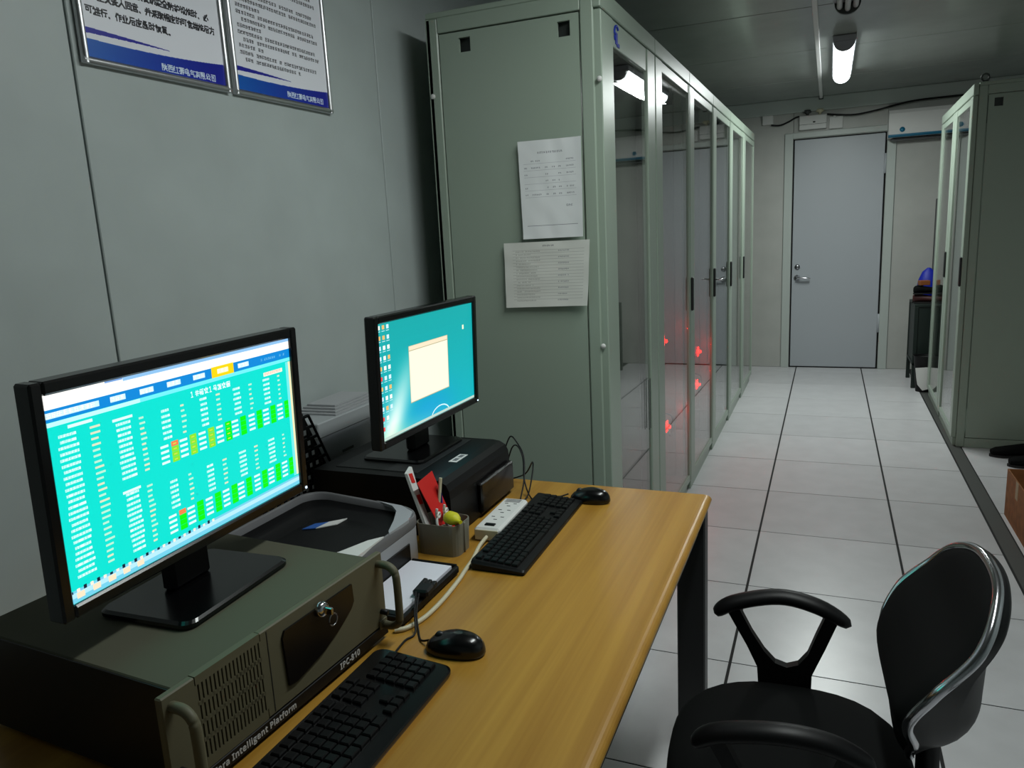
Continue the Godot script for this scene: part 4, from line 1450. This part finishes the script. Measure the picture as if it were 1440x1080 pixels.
	var mf := thing("mesh_file_holder", "black mesh file holder between the two monitors", "file holder", Vector3(-1.0, DESK, 6.94), 0.0)
	# two slotted plates with a sloping edge, standing close together
	var far_edge := func(y: float) -> float: return -0.24 + 0.49 * y
	for xx in [0.0, -0.022]:
		var mm := tool()
		for j in 10:
			var y: float = 0.28 * j / 9.0
			box(mm, Vector3(xx - 0.002, maxf(y - 0.004, 0.0), far_edge.call(y)), Vector3(xx + 0.002, y + 0.004, 0.08), 0.0)
		for j in 9:
			var y0: float = 0.28 * j / 9.0
			for i in 12:
				var z: float = 0.075 - 0.026 * i - (0.013 if j % 2 == 1 else 0.0)
				if z - 0.006 > far_edge.call(y0 + 0.03):
					box(mm, Vector3(xx - 0.0018, y0 + 0.003, z - 0.005), Vector3(xx + 0.0018, y0 + 0.029, z + 0.005), 0.0)
		var rimm := PackedVector3Array([Vector3(xx, 0.0, far_edge.call(0.0)), Vector3(xx, 0.28, far_edge.call(0.28)), Vector3(xx, 0.282, 0.08), Vector3(xx, 0.0, 0.08)])
		tube(mm, rimm, 0.004, 6)
		part("mesh_plate", mm, M.black, mf)
	box_part("base_plate", Vector3(-0.022, 0.0, -0.24), Vector3(0.0, 0.004, 0.08), M.black, mf, 0.0)


# ------------------------------------------------------------------ posters and notices
func poster_image(k: int) -> Image:
	# 1400 pixels to the metre; the foot of the sheet is at the bottom
	var W := 580
	var H := 820
	var im := Image.create(W, H, false, Image.FORMAT_RGB8)
	im.fill(Color(0.95, 0.955, 0.985))
	var deep := Color(0.05, 0.10, 0.62)
	var mid := Color(0.0, 0.36, 0.74)
	for x in W:
		var u := float(x) / W
		# band along the foot, a shallow curve above it
		var top := H - int(lerpf(54, 74, u) + 6.0 - 34.0 * (u - u * u))
		if k == 1:
			top = H - int(lerpf(56, 70, u) + 4.0 - 30.0 * (u - u * u))
		var c := mid.lerp(deep, clampf(u * 1.25 - 0.1, 0, 1))
		im.fill_rect(Rect2i(x, top, 1, H - top), c)
		# tapering stroke
		if u < 0.56:
			var w := lerpf(16, 1, u / 0.56)
			var y := H - 82 + (-2.0 * u + 12.0 * u * u)
			im.fill_rect(Rect2i(x, int(y - w / 2), 1, int(w) + 1), Color(0.10, 0.10, 0.62))
	var ink := Color(0.10, 0.10, 0.13)
	if k == 0:
		write(im, "拆除或变动安全防护设施时，必", 166, H - 232, 22, 22, 25.5, 4, ink)
		write(im, "经施工负责人同意，并采取相应的可靠措施后方", 20, H - 194, 22, 22, 25.0, 4, ink)
		write(im, "可进行，作业后应急时恢复。", 24, H - 152, 22, 22, 25.5, 4, ink)
	else:
		var r := RandomNumberGenerator.new()
		r.seed = 12
		for i in 22:
			var y2 := H - 125 - i * 23
			var long := 0.86 if i % 3 != 2 else 0.30
			if i == 0:
				long = 0.62
			fine_print(im, 40 + (26 if i % 3 == 0 else 0), y2, int(W * long) - 26, 14, Color(0.05, 0.05, 0.08), r)
	write(im, "陕西红狮电气有限公司", 285 if k == 0 else 296, H - 38 if k == 0 else H - 42, 20, 21, 24.0, 3, Color(0.90, 0.95, 1.0))
	return im


func build_posters() -> void:
	var spots := [[7.207, 6.774], [6.757, 6.328]]
	var said := ["framed safety notice with large print and a blue foot, on the left wall", "framed notice of dense small print, nearer the cabinets on the left wall"]
	for k in 2:
		var z0: float = spots[k][0]
		var z1: float = spots[k][1]
		var w := z0 - z1
		var h := 0.62
		var t := thing("wall_poster", said[k], "poster", Vector3(LEFT + 0.001, 1.878, (z0 + z1) / 2), 0.0, "framed posters on the left wall")
		box_part("backing", Vector3(0, 0.004, -w / 2 + 0.004), Vector3(0.008, h - 0.004, w / 2 - 0.004), M.white, t, 0.0)
		picture("printed_sheet", Vector3(0.0085, h / 2, 0), Vector3(0, 0, -(w - 0.016)), Vector3(0, h - 0.016, 0), image_mat(poster_image(k), 0.35), t)
		var fr := tool()
		# rounded aluminium profile on four sides
		for e in [[Vector3(0.007, 0.007, -w / 2), Vector3(0.007, 0.007, w / 2)], [Vector3(0.007, h - 0.007, -w / 2), Vector3(0.007, h - 0.007, w / 2)], [Vector3(0.007, 0, -w / 2 + 0.007), Vector3(0.007, h, -w / 2 + 0.007)], [Vector3(0.007, 0, w / 2 - 0.007), Vector3(0.007, h, w / 2 - 0.007)]]:
			tube(fr, PackedVector3Array([e[0], e[1]]), 0.0095, 10, 0.9)
		part("aluminium_frame", fr, M.alu, t, "narrow aluminium frame")


func notice_image(k: int) -> Image:
	var r := RandomNumberGenerator.new()
	r.seed = 40 + k
	var W := 360 if k == 0 else 500
	var H := 500 if k == 0 else 360
	var im := Image.create(W, H, false, Image.FORMAT_RGB8)
	im.fill(Color(0.92, 0.93, 0.935) if k == 0 else Color(0.88, 0.885, 0.86))
	var ink := Color(0.40, 0.40, 0.45)
	if k == 0:
		fine_print(im, 110, 58, 150, 11, Color(0.33, 0.33, 0.38), r)
		for i in 6:
			var y := 100 + i * 34
			for q in [[30, 20], [70, 60], [150, 24], [190, 20], [225, 22], [270, 50]]:
				if r.randf() > 0.15:
					fine_print(im, q[0], y, q[1], 8, ink, r)
			im.fill_rect(Rect2i(26, y + 16, 300, 1), Color(0.62, 0.62, 0.66))
		fine_print(im, 250, 330, 60, 12, Color(0.28, 0.28, 0.34), r)
		im.fill_rect(Rect2i(30, 432, 300, 2), ink)
	else:
		fine_print(im, 230, 18, 70, 10, Color(0.33, 0.33, 0.36), r)
		for i in 17:
			var y2 := 44 + i * 17
			im.fill_rect(Rect2i(50, y2, 420, 1), Color(0.55, 0.55, 0.54))
			fine_print(im, 70, y2 + 4, r.randi_range(90, 150), 7, Color(0.60, 0.60, 0.58), r)
			if i % 2 == 0:
				fine_print(im, 320, y2 + 4, 70, 7, ink, r)
	return im


func build_notices() -> void:
	# slightly curling sheets on the side of the first cabinet, in its own plane
	var z := 5.9055
	var quads := [[Vector2(-0.732, 1.788), Vector2(-0.500, 1.786), Vector2(-0.502, 1.458), Vector2(-0.724, 1.457)], [Vector2(-0.802, 1.446), Vector2(-0.480, 1.447), Vector2(-0.494, 1.222), Vector2(-0.803, 1.216)]]
	var said := ["upright printed sheet taped to the cabinet side", "wide printed table in a plastic sleeve on the cabinet side"]
	for k in 2:
		var st := tool()
		st.set_smooth_group(0)
		var q: Array = quads[k]
		var N := 14
		var n := FastNoiseLite.new()
		n.seed = 50 + k
		n.frequency = 0.9
		var grid := []
		for j in N + 1:
			var row := []
			for i in N + 1:
				var u := float(i) / N
				var v := float(j) / N
				var a: Vector2 = (q[0] as Vector2).lerp(q[1], u)
				var b: Vector2 = (q[3] as Vector2).lerp(q[2], u)
				var p := a.lerp(b, v)
				var curl := 0.010 * pow(u, 5.0) + 0.004 * pow(v, 4.0) + 0.0025 * (1.0 + n.get_noise_2d(u * 3.0, v * 3.0))
				row.append([Vector3(p.x, p.y, z + 0.002 + curl), Vector2(u, v)])
			grid.append(row)
		for j in N:
			for i in N:
				for c in [[j, i], [j, i + 1], [j + 1, i + 1], [j, i], [j + 1, i + 1], [j + 1, i]]:
					var e: Array = grid[c[0]][c[1]]
					st.set_uv(e[1])
					st.add_vertex(e[0])
		single("paper_notice", st, image_mat(notice_image(k), 0.45), said[k], "notice", Vector3.ZERO, 0.0, "paper notices on the cabinet")


# ------------------------------------------------------------------ far end of the room
func build_back_end() -> void:
	# air conditioner high on the back wall
	var t := thing("air_conditioner", "white air conditioner with a teal lower edge on the back wall", "air conditioner", Vector3(1.14, 2.158, BACK))
	var ol := PackedVector2Array([Vector2(0.0, 0.0), Vector2(0.17, 0.0), Vector2(0.198, 0.02), Vector2(0.205, 0.07), Vector2(0.20, 0.205), Vector2(0.185, 0.235), Vector2(0.0, 0.235)])
	var st := tool()
	slab(st, ol, Vector3(-0.40, 0, 0), Vector3(0, 0, 1), Vector3.UP, Vector3(1, 0, 0), 0.80)
	part("casing", st, M.white, t)
	var bt := tool()
	slab(bt, PackedVector2Array([Vector2(0.185, 0.008), Vector2(0.199, 0.020), Vector2(0.2050, 0.024), Vector2(0.2055, 0.012), Vector2(0.190, 0.000)]), Vector3(-0.401, 0, 0), Vector3(0, 0, 1), Vector3.UP, Vector3(1, 0, 0), 0.802)
	part("teal_edge", bt, M.blue_trim, t, "teal strip along the bottom")
	box_part("under_body", Vector3(-0.37, -0.022, 0.0), Vector3(0.37, 0.0, 0.12), M.grey, t, 0.004)
	box_part("air_outlet", Vector3(-0.36, -0.008, 0.12), Vector3(0.36, -0.001, 0.165), M.black, t, 0.001)
	var em := tool()
	lathe(em, Vector3(-0.29, 0.062, 0.2045), [Vector2(0.022, 0), Vector2(0.022, 0.002), Vector2(0, 0.002)], 18, Vector3(0, 0, 1))
	part("emblem", em, M.blue_trim, t, "round teal emblem")
	# emergency light over the door
	var e := thing("emergency_light", "white emergency lamp box above the far door", "emergency light", Vector3(0.098, 2.31, BACK))
	box_part("case", Vector3(-0.122, 0, 0), Vector3(0.122, 0.128, 0.06), M.white, e, 0.006)
	box_part("seam", Vector3(-0.12, 0.044, 0.0595), Vector3(0.12, 0.047, 0.0612), M.plinth, e, 0.0)
	box_part("button", Vector3(0.0, 0.058, 0.0595), Vector3(0.022, 0.07, 0.063), M.black, e, 0.001)
	for x in [-0.05, 0.06]:
		var hd := tool()
		lathe(hd, Vector3(x, 0.128, 0.03), [Vector2(0.012, 0), Vector2(0.012, 0.018), Vector2(0.036, 0.03), Vector2(0.036, 0.05), Vector2(0.0, 0.054)], 16)
		part("lamp_head", hd, M.plinth if x < 0 else M.ivory, e)
	var wb := thing("wall_switch_box", "small white plate beside the emergency lamp", "wall box", Vector3(0.30, 2.30, BACK))
	box_part("plate", Vector3(-0.06, 0, 0), Vector3(0.06, 0.11, 0.03), M.white, wb, 0.004)
	box_part("connector", Vector3(-0.022, 0.095, 0.03), Vector3(0.0, 0.118, 0.045), M.white, wb, 0.003)
	var jb := thing("junction_box", "small white junction box left of the far door", "junction box", Vector3(-0.31, 2.39, BACK))
	box_part("cover", Vector3(-0.05, 0, 0), Vector3(0.05, 0.085, 0.04), M.white, jb, 0.004)
	var c1 := tool()
	tube(c1, smooth_path([Vector3(-0.28, 2.384, BACK + 0.03), Vector3(-0.20, 2.375, BACK + 0.025), Vector3(-0.12, 2.40, BACK + 0.03), Vector3(-0.06, 2.43, BACK + 0.035), Vector3(-0.024, 2.437, BACK + 0.035)], 6), 0.008, 8)
	single("black_cable", c1, M.black, "black cable between junction box and emergency lamp", "cable")
	var c2 := tool()
	tube(c2, smooth_path([Vector3(0.221, 2.435, BACK + 0.04), Vector3(0.32, 2.418, BACK + 0.055), Vector3(0.46, 2.405, BACK + 0.05), Vector3(0.64, 2.425, BACK + 0.05), Vector3(0.80, 2.455, BACK + 0.055), Vector3(0.96, 2.475, BACK + 0.06), Vector3(1.2, 2.48, BACK + 0.06), Vector3(1.6, 2.48, BACK + 0.06)], 6), 0.008, 8)
	single("black_cable", c2, M.black, "black cable sagging along the wall towards the air conditioner", "cable")
	# conduit along the ceiling
	var cd := thing("ceiling_conduit", "white cable conduit running along the ceiling beside the lamps", "conduit", Vector3(0.165, TOP, 5.4))
	box_part("duct", Vector3(-0.014, -0.022, -5.0), Vector3(0.014, -0.001, 5.0), M.white, cd, 0.003)
	box_part("end_piece", Vector3(-0.02, -0.03, -5.03), Vector3(0.02, -0.001, -4.99), M.plinth, cd, 0.003)
	# rack with clutter at the far right, mostly behind the cabinets
	var sh := thing("side_rack", "dark green side rack partly hidden by the right cabinets", "rack", Vector3(1.23, 0, 1.0))
	var dk := mat(Color(0.05, 0.11, 0.09), 0.5)
	box_part("shelf_board", Vector3(-0.27, 0.70, -0.25), Vector3(0.25, 0.72, 0.25), dk, sh, 0.002)
	box_part("shelf_board", Vector3(-0.27, 0.20, -0.25), Vector3(0.25, 0.22, 0.25), dk, sh, 0.002)
	for x in [[-0.27, -0.24], [0.22, 0.25]]:
		for z in [[-0.25, -0.22], [0.22, 0.25]]:
			box_part("post", Vector3(x[0], 0, z[0]), Vector3(x[1], 0.70, z[1]), dk, sh, 0.002)
	box_part("side_sheet", Vector3(-0.262, 0.22, -0.22), Vector3(-0.258, 0.70, 0.22), dk, sh, 0.0)
	box_part("front_sheet", Vector3(-0.24, 0.0, 0.236), Vector3(0.22, 0.70, 0.242), dk, sh, 0.0)
	var bag := thing("blue_bag", "bright blue bag on the side rack", "bag", Vector3(1.085, 0.722, 0.90))
	var bs := tool()
	var rr := []
	for q in [[0.07, 0.0], [0.085, 0.04], [0.088, 0.12], [0.078, 0.18], [0.05, 0.25], [0.012, 0.285]]:
		var ring := PackedVector3Array()
		for k in 12:
			var a := -TAU * k / 12.0
			ring.append(Vector3(cos(a) * q[0] * (1.0 + 0.12 * sin(3 * a)), q[1], sin(a) * q[0] * 0.8))
		rr.append(ring)
	loft(bs, rr)
	part("bag_body", bs, mat(Color(0.02, 0.12, 0.62), 0.55), bag)
	var hv := tool()
	tube(hv, smooth_path([Vector3(-0.07, 0.02, 0.05), Vector3(-0.10, 0.04, 0.06), Vector3(-0.06, 0.06, 0.065)], 5), 0.006, 6)
	part("strap", hv, mat(Color(0.10, 0.25, 0.80), 0.5), bag)
	shoe("dark worn shoe on the side rack, above the red one", Vector3(1.06, 0.800, 1.13), 0.25, M.black_soft, 0.22)
	shoe("dark red shoe on the side rack", Vector3(1.07, 0.721, 1.13), -0.1, mat(Color(0.22, 0.05, 0.05), 0.6), 0.24)
	var ob := tool()
	box(ob, Vector3(-0.04, 0, -0.035), Vector3(0.04, 0.04, 0.035), 0.004)
	single("orange_package", ob, mat(Color(0.50, 0.28, 0.12), 0.6), "small orange brown package on the side rack", "package", Vector3(1.03, 0.875, 1.13), 0.2)
	# waste bin with a white bag, below the rack
	var bn := thing("waste_bin", "black waste bin lined with a white bag by the side rack", "bin", Vector3(1.075, 0.0, 1.36))
	var b2 := tool()
	rr = []
	for q in [[0.09, 0.0], [0.115, 0.30], [0.125, 0.31], [0.108, 0.305], [0.085, 0.01]]:
		var ring2 := PackedVector3Array()
		for k in 20:
			var a2 := -TAU * k / 20.0
			ring2.append(Vector3(cos(a2) * q[0], q[1], sin(a2) * q[0] * 0.62))
		rr.append(ring2)
	loft(b2, rr, true, true)
	part("tub", b2, M.black, bn)
	var lin := tool()
	slab(lin, PackedVector2Array([Vector2(-0.02, 0.19), Vector2(0.10, 0.20), Vector2(0.10, 0.02), Vector2(0.04, 0.0), Vector2(0.0, 0.05), Vector2(-0.01, 0.11)]), Vector3(-0.085, 0.02, 0.070), Vector3(1, 0, 0), Vector3(0, 1, 0), Vector3(0, 0, 1), 0.006)
	part("bag_lining", lin, M.white, bn, "white plastic hanging out")
	# wall cabinet hidden from the front but mirrored in the glass doors
	var wc := thing("wall_control_box", "dark control box on the back wall, mirrored in the cabinet glass", "control box", Vector3(1.34, 0.75, BACK))
	box_part("case", Vector3(-0.17, 0, 0), Vector3(0.17, 0.85, 0.16), mat(Color(0.10, 0.11, 0.16), 0.4), wc, 0.004)
	box_part("front_door", Vector3(-0.16, 0.01, 0.16), Vector3(0.16, 0.84, 0.168), mat(Color(0.08, 0.09, 0.14), 0.35), wc, 0.003)


# toe at +x
func shoe(label: String, at: Vector3, turn: float, m: Material, length: float) -> void:
	var t := thing("shoe", label, "shoe", at, turn)
	var k := length / 0.27
	var st := tool()
	var rings := []
	for q in [[-0.135, 0.020, 0.06, 0.0], [-0.12, 0.034, 0.075, 0.0], [-0.06, 0.036, 0.072, 0.0], [0.0, 0.038, 0.062, 0.0], [0.06, 0.046, 0.05, 0.0], [0.105, 0.042, 0.042, 0.0], [0.132, 0.022, 0.032, 0.0]]:
		var ring := PackedVector3Array()
		for i in 14:
			var a := TAU * i / 14.0
			ring.append(Vector3(q[0] * k, 0.012 + maxf(0.0, (q[2] * 0.5 * (1.0 + sin(a)))) * k, cos(a) * q[1] * k))
		rings.append(ring)
	loft(st, rings)
	part("upper", st, m, t)
	var so := tool()
	var ol := PackedVector2Array()
	for i in 24:
		var a := TAU * i / 24.0
		var w := 0.040 + 0.010 * cos(a)
		ol.append(Vector2(cos(a) * 0.142, sin(a) * w) * k)
	slab(so, ol, Vector3.ZERO, Vector3(1, 0, 0), Vector3(0, 0, 1), Vector3.UP, 0.014 * k)
	part("sole", so, M.rubber, t)
	var op := tool()
	lathe(op, Vector3(-0.075 * k, 0.012 + 0.072 * k, 0), [Vector2(0.03 * k, 0.0), Vector2(0.034 * k, 0.004), Vector2(0.026 * k, 0.006), Vector2(0.0, 0.002)], 14)
	part("opening", op, M.black, t)


# ------------------------------------------------------------------ right side of the floor
func build_right_side() -> void:
	shoe("black shoe on the floor close to the foot of the right cabinet", Vector3(1.36, 0.0, 3.22), -3.0, M.black_soft, 0.28)
	shoe("black shoe on the floor strip side, beside the cardboard box", Vector3(1.42, 0.0, 3.42), -3.05, M.black_soft, 0.28)
	var b := thing("cardboard_box", "open brown cardboard box at the right edge of the floor", "box", Vector3(1.30, 0, 4.56), 0.0)
	var x0 := -0.19
	var x1 := 0.19
	var z0 := -0.29
	var z1 := 0.29
	var h := 0.235
	box_part("wall", Vector3(x0, 0, z0), Vector3(x0 + 0.005, h, z1), M.cardboard, b, 0.0)
	box_part("wall", Vector3(x1 - 0.005, 0, z0), Vector3(x1, h, z1), M.cardboard, b, 0.0)
	box_part("wall", Vector3(x0 + 0.005, 0, z0), Vector3(x1 - 0.005, h, z0 + 0.005), M.cardboard, b, 0.0)
	box_part("wall", Vector3(x0 + 0.005, 0, z1 - 0.005), Vector3(x1 - 0.005, h, z1), M.cardboard, b, 0.0)
	box_part("bottom", Vector3(x0 + 0.005, 0, z0 + 0.005), Vector3(x1 - 0.005, 0.005, z1 - 0.005), M.cardboard, b, 0.0)
	var f1 := tool()
	slab(f1, PackedVector2Array([Vector2(x0, 0), Vector2(x1, 0), Vector2(x1 - 0.01, 0.13), Vector2(x0 + 0.01, 0.13)]), Vector3(0, h, z0), Vector3(1, 0, 0), Vector3(0, -0.9, -0.3).normalized(), Vector3(0, -0.3, 0.9).normalized(), 0.004)
	part("flap", f1, M.cardboard, b)
	var f2 := tool()
	slab(f2, PackedVector2Array([Vector2(z0, 0), Vector2(z1, 0), Vector2(z1 - 0.01, 0.16), Vector2(z0 + 0.01, 0.16)]), Vector3(x1, h, 0), Vector3(0, 0, 1), Vector3(0.35, 0.9, 0).normalized(), Vector3(-0.9, 0.35, 0).normalized(), 0.004)
	part("flap", f2, M.cardboard, b)
	var tp := tool()
	slab(tp, PackedVector2Array([Vector2(-0.10, 0.15), Vector2(-0.05, 0.15), Vector2(-0.05, 0.235), Vector2(-0.10, 0.235)]), Vector3(x0 - 0.0006, 0, 0), Vector3(0, 0, 1), Vector3.UP, Vector3(1, 0, 0), 0.0005)
	part("tape", tp, mat(Color(0.62, 0.50, 0.30), 0.35), b)
